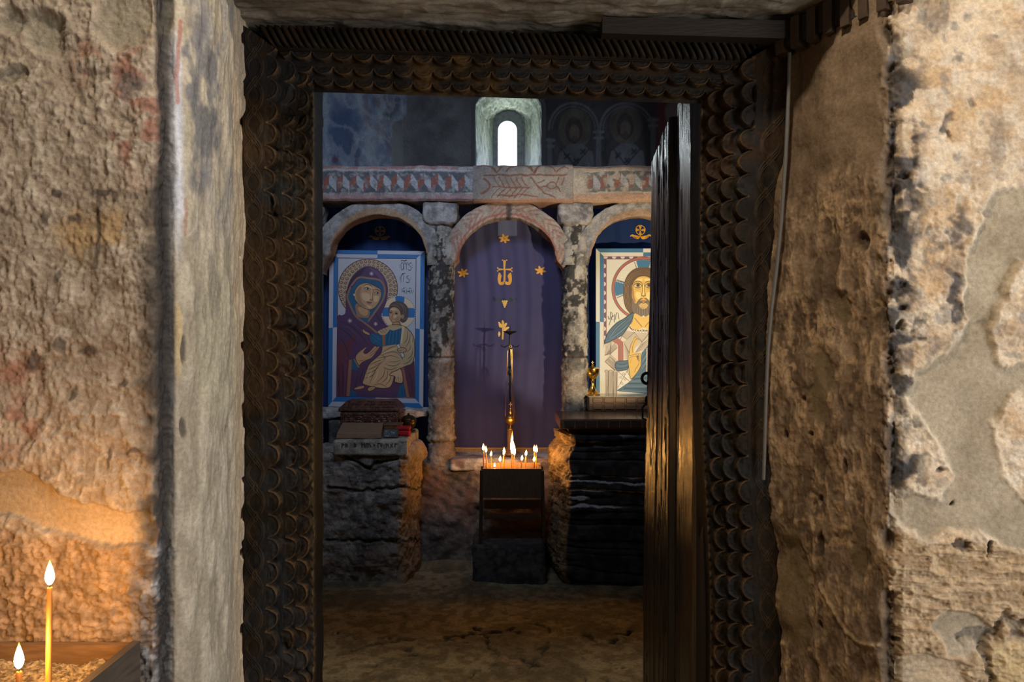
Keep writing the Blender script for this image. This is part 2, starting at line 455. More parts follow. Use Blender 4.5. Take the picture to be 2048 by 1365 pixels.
hc = (n1 - .5) * .012 + (n2 - .5) * .012 - hole * .006 + drip * .003
c = mix(c, cc, iscol); h = h * (1 - iscol) + hc * iscol
# nibble the far edge where the plaster meets the carved post
far = np.broadcast_to(ss(1.66, 1.70, path[:, 1])[:, None], x.shape)
h = h + far * (ss(.55, .75, fbm(P, 26, 3, 50)) * -.014)
P = P + Nn * h[..., None]
wl = grid_obj('wall_left', P, c, M['plaster'])
struct(wl, 'rough flaking plaster wall with a rounded pale reveal beside the carved doorway')

# ---- right wall and splayed right reveal
ctrl = [(.612, 1.80), (.588, 1.70), (.735, 1.482), (.748, 1.470), (.765, 1.464), (1.10, 1.43), (2.4, 1.40)]
path = path_pts(ctrl, [10, 150, 8, 8, 150, 20])
def leanR(P):
    k = 1 - ss(.58, .735, P[..., 0]) 
    return (.055 * ss(1.45, 2.02, P[..., 2]) - .012 + .03 * (1 - ss(.74, 1.3, P[..., 2]))) * k
P, Nn = wall_from_path(path, zs_near, leanR)
Nn = -Nn if Nn[200, 5, 1] > 0 else Nn
x, y = PXY(P)
w1 = (fbm(P, 26, 4, 63) - .5) * 60; w2 = (fbm(P, 26, 4, 69) - .5) * 60
xw, yw = x + w1, y + w2
isw = np.broadcast_to((np.arange(len(path)) >= 164)[:, None], x.shape).astype(float)
cor = np.broadcast_to(np.exp(-((np.arange(len(path)) - 164) / 7.0) ** 2)[:, None], x.shape)
rough = fbm(P, 60, 5, 61); rdg = ridge(P, 44, 4, 65); big = fbm(P, 9, 3, 62)
h = (big - .5) * .03 + (rough - .5) * .009 + (rdg - .4) * .004 + (fbm(P, 180, 4, 64) - .5) * .004
c = mix((.50, .385, .28), (.68, .56, .43), ss(.35, .65, fbm(P, 18, 4, 66)))
c = mix(c, (.56, .37, .20), ss(.5, .68, fbm(P, 22, 5, 67)) * .55)
c = mix(c, (.72, .66, .58), ss(.52, .7, fbm(P, 30, 5, 68)) * .5)
c = mix(c, (.20, .19, .19), ss(.60, .74, fbm(P, 44, 4, 70)) * .55)
# dark sooty patches along the corner
st = np.zeros_like(x)
for (cx, cy, rx, ry, a) in ((1792, 115, 20, 70, .7), (1800, 300, 36, 55, .95), (1810, 390, 40, 38, .9), (1815, 470, 55, 48, .85), (1808, 570, 32, 70, .7), (1800, 700, 30, 70, .7), (1800, 850, 28, 80, .8), (1800, 950, 30, 60, .9),
                         (1905, 600, 18, 90, .95), (1920, 470, 22, 70, .8), (1885, 500, 24, 40, .6), (1895, 240, 10, 30, .7), (1938, 205, 10, 12, .6), (1890, 270, 6, 20, .8), (1985, 435, 16, 30, .5), (1990, 300, 18, 70, .35), (1830, 1210, 20, 60, .4), (1960, 650, 20, 12, .5)):
    st = np.maximum(st, a * (1 - ss(.55, 1.15, ell(xw, yw, cx, cy, rx, ry))))
c = mix(c, (.075, .07, .075), st * ss(.36, .52, fbm(P, 34, 5, 71)))
crn = ss(.44, .54, fbm(P, 30, 5, 79) + .10 * (1 - ss(1772, 1835, x)) - .06 * ss(1810, 1880, x)) * (1 - ss(1815, 1875, xw)) * ss(60, 160, y) * (1 - ss(1000, 1080, y)) * isw
c = mix(c, (.042, .04, .043), crn * .93)
ch = ss(.55, .7, fbm(P, 55, 4, 72)) * (1 - ss(1790, 1860, x)) * isw
c = mix(c, (.08, .09, .115), ch * .6)
# smooth grey mortar
k1 = sd_poly(x + w1 * .5, y + w2 * .5, [(1990, 380), (2110, 360), (2110, 545), (2040, 520), (2000, 610), (1978, 680), (2010, 735), (2110, 720), (2110, 760), (2030, 790), (1990, 850), (2010, 960), (2040, 1000), (2110, 1040), (2110, 1120), (2010, 1090), (1960, 1060), (1900, 1065), (1850, 1080), (1800, 1050), (1782, 1000), (1830, 985), (1880, 1000), (1915, 960), (1880, 900), (1850, 850), (1820, 800), (1835, 740), (1900, 710), (1930, 640), (1930, 560), (1955, 470)])
k2 = sd_poly(x + w1 * .4, y + w2 * .4, [(1870, 1250), (1900, 1222), (1950, 1225), (1985, 1260), (1960, 1310), (1900, 1320)])
k3 = sd_poly(x + w1 * .4, y + w2 * .4, [(1790, 1330), (1850, 1310), (1920, 1330), (1950, 1400), (1780, 1400)])
ks = np.maximum(np.maximum(1 - ss(-5, 6, k1), 1 - ss(-4, 6, k2)), .7 * (1 - ss(-4, 6, k3))) * isw
c = mix(c, mix((.29, .245, .18), (.40, .345, .265), ss(.3, .7, fbm(P, 12, 4, 73))), ks * .92)
rim = np.exp(-((k1 - 4) / 7) ** 2) * isw
c = mix(c, (.66, .57, .45), rim * .45)
# lower course of tufa, ochre, raked horizontally
low = ss(1065, 1095, yw) * isw * (1 - ks)
hl = (ridge(P, 30, 5, 74, (1, 1, 3.2)) - .4) * .016
c = mix(c, mix((.27, .185, .105), (.46, .34, .215), ss(.35, .65, fbm(P, 34, 5, 75, (1, 1, 2.6)))), low * .85)
c = mix(c, (.52, .40, .22), (1 - ss(-10, 20, sd_poly(xw, yw, [(1985, 1290), (2110, 1270), (2110, 1400), (1975, 1400)]))) * isw * .6)
jl = np.maximum(1 - ss(4, 14, d_line(xw, yw, [(1925, 1290), (1990, 1260), (2010, 1235), (2060, 1290), (2110, 1300)])), 1 - ss(4, 12, d_line(xw, yw, [(1965, 1290), (1975, 1340), (1972, 1400)])))
c = mix(c, (.12, .115, .11), jl * isw * .6)
holes = np.zeros_like(x)
for (cx, cy, rx, ry) in ((1925, 1092, 16, 12), (1976, 1098, 6, 18), (1806, 645, 10, 9), (1802, 575, 12, 9), (1810, 610, 8, 10), (1786, 1282, 12, 8), (1882, 945, 8, 8), (1905, 1008, 5, 5), (1800, 345, 18, 8)):
    holes = np.maximum(holes, 1 - ss(.5, 1.2, ell(x + w1 * .5, y + w2 * .5, cx, cy, rx, ry) + (fbm(P, 90, 3, 77) - .5) * 1.6))
c = mix(c, (.05, .045, .045), holes * .8)
hw = h * (1 - .85 * ks) * (1 - low * .3) + hl * low - ks * .009 - holes * .011 - jl * .01 + rim * .002 - st * .006
# ---- the splayed reveal: brown, smoother above, crusted below
nj = fbm(P, 55, 5, 81, (1, 1, .4)); rj = ridge(P, 30, 5, 82, (1, 1, .35)); nb = fbm(P, 10, 3, 83)
up = 1 - ss(300, 430, y + w2 + w1 + (x - 1650) * .3)
cj = mix((.105, .07, .045), (.20, .14, .093), ss(.35, .65, nj))
cj = mix(cj, (.42, .29, .175), ss(.55, .8, rj) * .6 * (1 - up)); cj = mix(cj, (.40, .28, .165), ss(.54, .62, fbm(P, 75, 4, 89, (1, 1, .7))) * ss(.42, .6, fbm(P, 12, 4, 90)) * (1 - up) * .6)
cj = mix(cj, mix((.12, .082, .052), (.19, .135, .09), ss(1645, 1668, x + w1 * .5)), up * .85)
pat = np.zeros_like(x)
for (cx, cy, rx, ry) in ((1640, 770, 24, 85), (1585, 1180, 34, 130), (1600, 1270, 26, 40), (1720, 1100, 16, 70), (1680, 620, 18, 40)):
    pat = np.maximum(pat, 1 - ss(.7, 1.1, ell(x + w1 * .5, y + w2 * .6, cx, cy, rx, ry)))
cj = mix(cj, (.135, .10, .055), pat * .85)
hj0 = np.zeros_like(x)
for (cx, cy, rx, ry) in ((1728, 485, 14, 22), (1607, 798, 5, 6), (1622, 868, 5, 6), (1640, 1000, 5, 10), (1642, 1090, 5, 30), (1640, 1250, 4, 9), (1690, 935, 5, 20), (1570, 870, 4, 10)):
    hj0 = np.maximum(hj0, 1 - ss(.6, 1.1, ell(x + w1 * .12, y, cx, cy, rx, ry)))
cj = mix(cj, (.04, .03, .022), hj0 * .8)
ck = 1 - ss(1.5, 5, d_line(x + w1 * .12, y + w2 * .1, [(1640, 1170), (1665, 1215), (1690, 1260), (1720, 1285), (1760, 1290)]))
cj = mix(cj, (.46, .34, .21), ck * .5)
hj = ((nj - .5) * .008 + (rj - .4) * .0075 + (fbm(P, 170, 4, 88, (1, 1, .6)) - .5) * .005) * (1 - .75 * up) * (1 - .7 * pat) + (nb - .5) * .03 - hj0 * .01 + ck * .004 - pat * .004
c = mix(cj, c, isw); h = hj * (1 - isw) + hw * isw
bite = cor * ss(.42, .68, fbm(P, 24, 4, 84)); h = h - bite * .020 + cor * (ridge(P, 28, 3, 85) - .45) * .012
c = mix(c, (.06, .05, .045), np.clip(bite * 1.2, 0, 1) * .7)
P = P + Nn * h[..., None]
wr = grid_obj('wall_right', P, c, M['plaster'], flip=True)
struct(wr, 'sunlit flaking plaster wall with a brown splayed reveal right of the doorway')

# ---- soffit of the doorway recess and the wall above it
u = np.linspace(-.70, .84, 330); v = np.linspace(1.24, 1.86, 130)
P = np.zeros((len(u), len(v), 3)); P[..., 0] = u[:, None]; P[..., 1] = v[None, :]; P[..., 2] = 2.118 + 1.45 * np.clip(1.50 - v, 0, 9)[None, :]
n1 = fbm(P, 20, 5, 91, (.6, 1.6, 1)); n2 = ridge(P, 24, 4, 92, (.6, 1.4, 1))
P[..., 2] += (n1 - .5) * .02 - (n2 - .4) * .006 + ss(1.60, 1.72, v)[None, :] * (.004 - .028 * np.exp(-((u - 0) / .9) ** 2) * (fbm(P, 5, 3, 93)[:, 0] - .52))[:, None] * 1.0
c = mix((.15, .13, .105), (.27, .24, .20), ss(.35, .65, n1))
c = mix(c, (.36, .33, .28), ss(.6, .85, n2) * .5)
c = mix(c, (.12, .10, .08), ss(.5, .65, fbm(P, 6, 4, 95)) * .7)
so = grid_obj('ceiling', P, c, M['plaster'], flip=True); struct(so, 'grey stone slab overhead above the carved doorway')
def slabm(name, boxes, m, label=None):
    b = MB()
    for lo, hi in boxes: b.box(lo, hi)
    o = b.build(name, m, smooth=False); return struct(o, label)
M['far_plaster'] = mat('plain_plaster', (.32, .28, .23), .95, 0, .3, 12)
M['nave_plaster'] = mat('sooty_plaster', (.12, .105, .10), .95, 0, .3, 8)
# masonry core of the wall between porch and nave
slabm('wall_core', [((-2.0, 1.42, 0), (-.66, 1.95, 3.3)), ((.80, 1.52, 0), (2.4, 1.95, 3.3)), ((-.66, 1.42, 2.36), (.80, 1.95, 3.3)), ((-.66, 1.62, 2.16), (.80, 1.95, 2.36)), ((.64, 1.72, 0), (.80, 1.95, 2.16))], M['far_plaster'])
slabm('wall_front', [((-2.0, 1.22, 2.54), (2.4, 1.42, 3.3))], M['far_plaster'])
slabm('wall_porch_left', [((-2.1, -2.1, 0), (-2.0, 1.95, 3.3))], M['far_plaster'])
slabm('wall_porch_back', [((-2.1, -2.2, 0), (2.5, -2.1, 3.3))], M['far_plaster'])
slabm('wall_porch_right', [((2.4, -2.1, 0), (2.5, -1.2, 3.3)), ((2.4, .1, 0), (2.5, 1.95, 3.3)), ((2.4, -1.2, 2.2), (2.5, .1, 3.3))], M['far_plaster'])
slabm('ceiling_porch', [((-2.1, -2.2, 3.3), (2.5, 1.95, 3.4))], M['far_plaster'])
slabm('wall_nave_left', [((-1.9, 1.95, 0), (-1.8, 6.6, 3.9))], M['nave_plaster'])
slabm('wall_nave_right', [((1.8, 1.95, 0), (1.9, 6.6, 3.9))], M['nave_plaster'])
slabm('ceiling_nave', [((-1.9, 1.9, 3.9), (1.9, 7.4, 4.0))], M['nave_plaster'])
slabm('wall_nave_front', [((-1.9, 1.90, 3.3), (1.9, 1.95, 3.9))], M['nave_plaster'])

# ---- floor
u = np.concatenate([np.linspace(-2.1, -1.3, 12, endpoint=False), np.linspace(-1.3, 1.1, 330), np.linspace(1.12, 2.5, 14)])
v = np.concatenate([np.linspace(-2.2, 2.6, 40, endpoint=False), np.linspace(2.6, 4.6, 330), np.linspace(4.62, 7.0, 20)])
P = np.zeros((len(u), len(v), 3)); P[..., 0] = u[:, None]; P[..., 1] = v[None, :]
Pp = P.copy(); Pp[..., 1] = np.maximum(Pp[..., 1], .5)
x, y = PXY(Pp)
n1 = fbm(P, 5, 5, 101); n2 = fbm(P, 26, 5, 102)
w1 = (fbm(P, 14, 4, 103) - .5) * 36; w2 = (fbm(P, 14, 4, 104) - .5) * 22
h = (n1 - .5) * .03 + (n2 - .5) * .006
c = mix((.19, .15, .085), (.33, .27, .165), ss(.35, .65, n2)); c = mix(c, (.12, .095, .06), ss(.5, .66, n1) * .6)
cr1 = np.full(x.shape, 1e9)
for ln in ([(1060, 1236), (1090, 1244), (1100, 1280), (1070, 1330), (1050, 1370)], [(880, 1275), (960, 1262), (1020, 1262), (1050, 1265)], [(1140, 1260), (1180, 1275), (1250, 1300)], [(700, 1290), (800, 1272), (880, 1280)], [(1000, 1290), (1060, 1300), (1095, 1285)], [(950, 1250), (1000, 1310), (1100, 1330)], [(1170, 1365), (1190, 1300), (1260, 1255)]):
    cr1 = np.minimum(cr1, d_line(x + w1, y + w2, ln))
k = (1 - ss(.8, 4, cr1)) * ss(.38, .55, fbm(P, 12, 3, 105))
for (cx, cy, rx, ry) in ((892, 1278, 18, 7), (935, 1281, 10, 4), (820, 1300, 18, 12), (755, 1325, 14, 8), (1020, 1262, 14, 5), (945, 1340, 12, 6), (985, 1330, 10, 4), (1245, 1334, 7, 5), (672, 1262, 8, 5), (770, 1358, 14, 8), (1225, 1360, 12, 6), (1085, 1250, 12, 6)):
    k = np.maximum(k, (1 - ss(.4, 1.1, ell(x + w1, y + w2, cx, cy, rx * .8, ry * .7))))
h = h - k * .014; c = mix(c, (.03, .026, .018), k * .8)
c = mix(c, (.36, .25, .17), (1 - ss(.4, 1.1, ell(x + w1, y + w2, 1030, 1325, 40, 16))) * ss(.4, .6, n2) * .7)
P[..., 2] = h - .012
struct(grid_obj('floor', P, c, M['floor']), 'worn uneven stone floor with dark cracks inside the chapel')

# ---- apse wall with its frescoes and window
def apse_cols(P, x, y):
    n1 = fbm(P, 3, 5, 111); n2 = fbm(P, 12, 5, 112)
    c = mix((.12, .115, .115), (.20, .195, .19), ss(.35, .65, n1))
    c = mix(c, (.21, .20, .19), ss(.55, .75, n2) * .4)
    return c, n1, n2
def fresco_left(c, P, x, y, n1, n2):
    wx = (fbm(P, 6, 4, 121) - .5) * 70; wy = (fbm(P, 6, 4, 122) - .5) * 70
    k = 1 - ss(-2, 3, x + wx * .03 - 813 + 30 * ss(232, 250, y))
    b = mix((.16, .20, .27), (.29, .31, .34), ss(.35, .65, n2))
    b = mix(b, (.06, .09, .17), (1 - ss(.5, 1.1, ell(x + wx * .6, y + wy * .5, 690, 270, 34, 80))) * .9)
    b = mix(b, (.06, .10, .18), (1 - ss(.5, 1.1, ell(x + wx * .6, y + wy * .5, 715, 305, 16, 32))) * .9)
    b = mix(b, (.16, .10, .105), ss(.50, .66, fbm(P, 9, 4, 123)) * .5 * ss(700, 730, x + wx))
    b = mix(b, (.10, .045, .05), (1 - ss(.3, 1.2, ell(x + wx * .5, y + wy * .5, 757, 202, 17, 22))) * .6)
    b = mix(b, (.09, .05, .055), (1 - ss(.3, 1.2, ell(x + wx * .5, y + wy * .5, 798, 208, 14, 20))) * .6)
    b = mix(b, (.08, .09, .09), (1 - ss(.6, 1.1, ell(x + wx * .4, y + wy * .4, 782, 225, 16, 14))) * .85)
    b = mix(b, (.38, .42, .46), ss(.54, .68, ridge(P, 6, 4, 124)) * .35)
    b = mix(b, (.10, .04, .05), (1 - ss(.4, 1, ell(x + wx * .1, y, 671, 320, 9, 10))) * .8)
    return mix(c, b, k)
def fresco_right(c, P, x, y):
    def stroke(pts, w, col, a):
        nonlocal c
        c = mix(c, col, (1 - ss(w * .6, w * 1.4, d_line(x, y, pts))) * a)
    base = 1 - ss(-4, 4, sd_poly(x, y, [(1088, 150), (1420, 150), (1420, 500), (1088, 500)]))
    c = mix(c, (.035, .029, .028), base * .9)
    c = mix(c, (.16, .045, .035), ss(1300, 1330, x) * base * .8)
    c = mix(c, (.22, .18, .16), (1 - ss(.7, 1.1, ell(x, y, 1350, 225, 22, 28))) * .8)
    for cx, cy in ((1150, 258), (1252, 250)):
        c = mix(c, (.085, .07, .052), (1 - ss(.94, 1.04, ell(x, y, cx, cy, 33, 42))) * .9)
        c = mix(c, (.04, .032, .03), (1 - ss(.9, 1.05, ell(x, y, cx - 2, cy + 2, 18, 27))) * .9)
        c = mix(c, (.11, .075, .055), (1 - ss(.85, 1.05, ell(x, y, cx - 1, cy + 8, 11, 17))) * .9)
        c = mix(c, (.04, .032, .03), (1 - ss(.9, 1.05, ell(x, y, cx - 1, cy + 22, 7, 9))) * .7)
        rb = sd_poly(x, y, [(cx - 38, 345), (cx - 30, 305), (cx - 10, 288), (cx + 14, 288), (cx + 34, 305), (cx + 40, 345)])
        c = mix(c, (.10, .098, .095), (1 - ss(-1, 2, rb)) * .85)
        stroke([(cx - 26, 298), (cx + 6, 340)], 1.5, (.03, .03, .03), .9); stroke([(cx + 28, 298), (cx - 12, 345)], 1.5, (.03, .03, .03), .9)
        for qx, qy in ((cx + 16, 304), (cx - 16, 312), (cx + 2, 322)):
            stroke([(qx - 4, qy - 4), (qx + 4, qy + 4)], 2, (.03, .03, .03), .9); stroke([(qx - 4, qy + 4), (qx + 4, qy - 4)], 2, (.03, .03, .03), .9)
    for ax0, ax1 in ((1098, 1196), (1200, 1305)):
        m_ = (ax0 + ax1) / 2; arc = [(m_ + (ax1 - ax0) / 2 * math.cos(a), 258 - 52 * math.sin(a)) for a in np.linspace(0, math.pi, 18)]
        stroke(arc, 2.2, (.12, .117, .115), .8)
        arc = [(m_ + (ax1 - ax0 - 12) / 2 * math.cos(a), 258 - 45 * math.sin(a)) for a in np.linspace(0, math.pi, 18)]
        stroke(arc, 1.2, (.11, .11, .11), .7)
    for qx, qy in ((1099, 280), (1197, 264), (1306, 240)):
        stroke([(qx, qy), (qx, 345)], 5, (.11, .107, .105), .8); stroke([(qx - 9, qy), (qx + 9, qy)], 3, (.13, .128, .125), .8); stroke([(qx - 8, qy + 12), (qx + 8, qy + 12)], 2.5, (.13, .128, .125), .8)
    return c
YB = 6.5
def arch_loop(hw, zs, zb, Y, cx, n=20, asp=1.0):
    """arch outline from bottom left over the top to bottom right"""
    L = [(cx - hw, Y, zb + (zs - zb) * i / 8) for i in range(8)]
    L += [(cx - hw * math.cos(math.pi * i / n), Y, zs + hw * asp * math.sin(math.pi * i / n)) for i in range(n + 1)]
    L += [(cx + hw, Y, zs + (zb - zs) * i / 8) for i in range(1, 9)]
    return L
u = np.linspace(-.95, 1.85, 420); v = np.linspace(-.02, 3.95, 480)
P = np.zeros((len(u), len(v), 3)); P[..., 0] = u[:, None]; P[..., 1] = YB; P[..., 2] = v[None, :]
x, y = PXY(P)
c, n1, n2 = apse_cols(P, x, y); c = fresco_left(c, P, x, y, n1, n2); c = fresco_right(c, P, x, y)
P[..., 1] += (n1 - .5) * .05 + (n2 - .5) * .012
WX = -.030
pc = (P[:-1, :-1] + P[1:, 1:]) / 2
inside = (np.abs(pc[..., 0] - WX) < .298) & (pc[..., 2] > 2.10) & (pc[..., 2] < np.where(pc[..., 2] > 3.42, 3.42 + .172 * np.sqrt(np.clip(1 - ((pc[..., 0] - WX) / .298) ** 2, 0, 1)), 9))
wb = grid_obj('wall_back', P, c, M['fresco'], keep=~inside); struct(wb, 'dark frescoed apse wall behind the stone screen')
a0, a1 = np.array((-1.82, 5.15)), np.array((-.94, YB))
t = np.linspace(0, 1, 240); v = np.linspace(-.02, 3.95, 360)
P = np.zeros((len(t), len(v), 3)); P[..., 0] = (a0[0] + (a1[0] - a0[0]) * t)[:, None]; P[..., 1] = (a0[1] + (a1[1] - a0[1]) * t)[:, None]; P[..., 2] = v[None, :]
x, y = PXY(P); c, n1, n2 = apse_cols(P, x, y); c = fresco_left(c, P, x, y, n1, n2)
P[..., 1] += (n1 - .5) * .04
struct(grid_obj('wall_back_left', P, c, M['fresco']), 'blue faded fresco on the left flank of the apse')
# window: splayed plaster embrasure, inner slab, opening
wn = empty('window_1', (WX, YB, 2.1)); struct(wn, 'small round headed apse window glowing white above the stone screen')
loops = [arch_loop(.325, 3.41, 2.08, YB - .012, WX, asp=.60), arch_loop(.288, 3.41, 2.12, YB - .004, WX, asp=.60), arch_loop(.268, 3.41, 2.14, YB + .08, WX, asp=.72), arch_loop(.205, 3.37, 2.2, YB + .32, WX, asp=.8), arch_loop(.146, 3.40, 2.21, YB + .458, WX, asp=.9)]
Lp = []
for A, B in zip(loops, loops[1:]):
    for k in range(10): Lp.append(np.array(A) + (np.array(B) - np.array(A)) * k / 10)
Lp.append(np.array(loops[-1]))
P = np.stack(Lp); Pf = np.zeros((P.shape[0], (P.shape[1] - 1) * 6 + 1, 3))
for d in range(3):
    for i in range(P.shape[0]): Pf[i, :, d] = np.interp(np.linspace(0, P.shape[1] - 1, Pf.shape[1]), np.arange(P.shape[1]), P[i, :, d])
P = Pf; n1 = ridge(P, 16, 4, 131, (1.2, 1, 1)); n2 = fbm(P, 40, 4, 132)
inw = ss(9, 13, np.arange(P.shape[0]))[:, None]
ctr = np.array((WX, 0, 2.9)); dr = P - ctr; dr[..., 1] = 0; dr /= np.linalg.norm(dr, axis=2, keepdims=True)
P = P - dr * (((n1 - .4) * .030 + (n2 - .5) * .022) * inw * (1 - ss(36, 40, np.arange(P.shape[0]))[:, None]))[..., None]
c = mix((.25, .285, .21), (.46, .50, .41), ss(.38, .62, n2)); c = mix(c, (.56, .60, .64), (1 - ss(2.95, 3.3, P[..., 2] + (n2 - .5) * .4)) * .8)
c = mix((.10, .095, .095), c, np.broadcast_to(inw, n1.shape))
grid_obj('embrasure', P, c, M['stone'], wn, flip=True)
b = MB()
A = arch_loop(.158, 3.40, 2.17, YB + .455, WX, asp=.9); B = arch_loop(.088, 3.345, 2.365, YB + .455, WX - .012); Cc = arch_loop(.088, 3.345, 2.365, YB + .60, WX - .012)
n = len(A)
b.add(A + B + Cc, [(i, i + 1, n + i + 1, n + i) for i in range(n - 1)] + [(n + i, n + i + 1, 2 * n + i + 1, 2 * n + i) for i in range(n - 1)] + [(0, n, 2 * n - 1, n - 1), (n, 2 * n, 3 * n - 1, 2 * n - 1)])
M['win_slab'] = mat('window_slab_stone', (.26, .26, .27), .9, 0, .2, 30)
b.build('window_slab', M['win_slab'], wn, smooth=False)
slabm('wall_apse_outer', [((-1.9, 6.95, 0), (WX - .17, 7.05, 3.95)), ((WX + .15, 6.95, 0), (1.9, 7.05, 3.95)), ((WX - .17, 6.97, 3.56), (WX + .15, 7.05, 3.95)), ((WX - .17, 6.97, 0), (WX + .15, 7.05, 2.25))], M['nave_plaster'])
M['black_wood'] = mat('blackened_wood', (.014, .009, .006), .6, 0, .3, 30, (1, 6, 6))
# ================================================================== CARVED DOOR FRAME
def scallop_levels(u, v, edges, r, drops, asp=1.):
    """terraces whose inner borders are rows of half discs; returns depth (towards the room behind) and a groove value"""
    dep = np.zeros(np.broadcast(u, v).shape); grv = np.zeros_like(dep)
    u, v = np.broadcast_arrays(u, v)
    rim = np.zeros_like(dep)
    for e, dr, sh in zip(edges, drops, (0, .06, .13)):
        p = 2 * r; q = np.mod(v + sh * p, p) - r
        bulge = asp * np.sqrt(np.clip(r * r - q * q, 0, None))
        ed = e - r * asp + bulge
        k = ss(-.0007, .0011, u - ed)
        dep = dep + dr * k
        # the disc itself is dished with an engraved inner arc and a raised rim
        rad = np.sqrt(np.clip((u - (e - r * asp)) / asp, 0, None) ** 2 + q * q) / r
        on = (u > e - r * asp) & (u < ed)
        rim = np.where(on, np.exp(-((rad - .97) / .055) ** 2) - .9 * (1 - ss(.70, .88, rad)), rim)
        ang = np.arctan2(q, u - (e - r) + 1e-6)
        grv = grv + np.where(on, -.0012 * np.exp(-((rad - .72) / .10) ** 2) * (.6 + .4 * np.cos(ang * 11)) + .0012 * np.exp(-((rad - .93) / .06) ** 2) - .0012 * (1 - ss(.1, .6, rad)), 0)
    return dep, grv, rim
def carved_col(P, dep, grv, s, rim):
    n = fbm(P, 26, 5, s); m_ = fbm(P, 7, 3, s + 4)
    c = mix((.0055, .0036, .0021), (.014, .0085, .0044), ss(.35, .65, n))
    c = mix(c, (.032, .015, .005), ss(.54, .70, m_) * .55)
    c = mix(c, (.010, .0105, .012), ss(.56, .68, fbm(P, 11, 4, s + 9)) * .8)
    c = mix(c, (.105, .060, .026), np.clip(rim, 0, 1) * (.22 + .45 * ss(.4, .6, fbm(P, 30, 3, s + 13)))); c = mix(c, (.0075, .0066, .0062), np.clip(-rim, 0, 1) * .8 * ss(.3, .55, fbm(P, 16, 3, s + 17)))  # worn rims, the light on their crescents put into the paler colour
    return mix(c, (.007, .005, .0035), np.clip(-grv * 260, 0, 1) * .7)
def guilloche(u, v, uc, A, per):
    g = np.full(np.broadcast(u, v).shape, 0.0)
    for ph in (0, math.pi):
        for off in (-.0042, 0, .0042):
            uu = uc + A * np.sin(2 * math.pi * v / per + ph) + off * np.cos(2 * math.pi * v / per + ph) ** 2 + off * .6
            g = np.maximum(g, np.exp(-((u - uu) / .0012) ** 2))
    for k in (.0025,): g = np.maximum(g, np.exp(-(((u - uc) ** 2 / .0052 ** 2 + (np.mod(v + per / 4, per / 2) - per / 4) ** 2 / .011 ** 2) - 1) ** 2 / .3) * .8)
    return g
WP = .143
frame = empty('door_1', (0, 1.75, 0))
struct(frame, 'dark carved wooden door frame with fish scale bands and interlace')
frame['category'] = 'door frame'
def post(side):
    u = np.linspace(0, WP, 112); z = np.concatenate([np.linspace(-.01, .56, 30, endpoint=False), np.linspace(.56, 2.13, 960)])
    U = u[:, None]; Z = z[None, :] + 0 * U
    ztop = 2.108 - U / WP * .100 if side < 0 else 2.085 - U / WP * .105
    Z = np.minimum(Z, ztop)
    wob = .0035 * np.sin(Z * 5.1 + side) + .002 * np.sin(Z * 13 + 2 * side)
    edges = (.079, .114, .137) if side < 0 else (.084, .112, .135)
    dep, grv, rim = scallop_levels(U + wob, Z + .006 * np.sin(Z * 3.3), edges, .0262 if side < 0 else .0268, (.020, .020, .020))
    if side < 0: gl_ = guilloche(U + wob * .5, Z, .026, .0175, .132) * (U < .053)
    else: gl_ = guilloche(U + wob * .5, Z, .026, .0175, .15) * (U < .053)
    grv = grv + .0022 * gl_; rim = np.maximum(rim, gl_ * .38)  # interlace ridges get the same painted highlight
    # the innermost strip: little drilled dents
    g = np.exp(-(((U - WP + .003) / .003) ** 2 + ((np.mod(Z, .021) - .0105) / .005) ** 2)); grv = grv - .004 * g
    P = np.zeros(Z.shape + (3,))
    P[..., 0] = (-.611 + U) if side < 0 else (.592 - U + .045 * ss(1.5, 2.0, Z) * (1 - U / WP) + .022 * (1 - ss(.7, 1.35, Z)) - .004)
    P[..., 1] = 1.702 + dep - grv; P[..., 2] = Z
    n = fbm(P, 60, 4, 140 + side, (1, 1, .25)); P[..., 1] += (n - .5) * .0045
    P[..., 1] += .010 * ss(.60, .75, fbm(P, 16, 3, 147 + side)) * (U > .06)
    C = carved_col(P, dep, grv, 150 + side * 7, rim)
    # carry the front round into the reveal behind
    R = P[-1:].repeat(10, 0).copy(); R[..., 1] = P[-1, :, 1][None, :] + np.linspace(.004, .075, 10)[:, None]
    R[..., 0] += -side * .004 * np.linspace(0, 1, 10)[:, None]
    L = P[:1].copy(); L[..., 1] = 1.80
    # worn inner arris, the light it catches put into a paler colour
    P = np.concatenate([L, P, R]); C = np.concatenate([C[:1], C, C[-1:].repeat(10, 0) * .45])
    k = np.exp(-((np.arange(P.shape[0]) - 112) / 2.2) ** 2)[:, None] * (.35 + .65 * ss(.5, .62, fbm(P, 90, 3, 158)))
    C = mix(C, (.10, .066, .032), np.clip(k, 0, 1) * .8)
    grid_obj('post', P, C, M['carved'], frame, flip=(side > 0))
post(-1); post(1)
# lintel
nt, nx = 110, 720
TL = .128
t = np.linspace(0, TL, nt)[:, None]; s_ = np.linspace(0, 1, nx)[None, :]
xl = -.585 + (t / TL) * .118; xr = .575 - (t / TL) * .128
X = xl + (xr - xl) * s_
dep, grv, rim = scallop_levels(t + .002 * np.sin(X * 7), X + .008 * np.sin(X * 4), (.072, .098, .120), .0232, (.020, .020, .020), .72)
rope = t < .048
ph = (X - t * .55) / .0165
prof = np.abs(np.sin(math.pi * ph))
h = np.where(rope, .012 * prof ** .6 - .006 + .012 * np.sqrt(np.clip(1 - ((t - .024) / .024) ** 2, 0, 1)), 0)
grv = grv - np.where(rope, .012 * (prof < .3), 0) * .5 - .006 * np.exp(-((t - .0525) / .0025) ** 2)
P = np.zeros(X.shape + (3,)); P[..., 0] = X; P[..., 1] = 1.708 + dep - grv - h
P[..., 2] = 2.108 - t - (X + .55) * .030
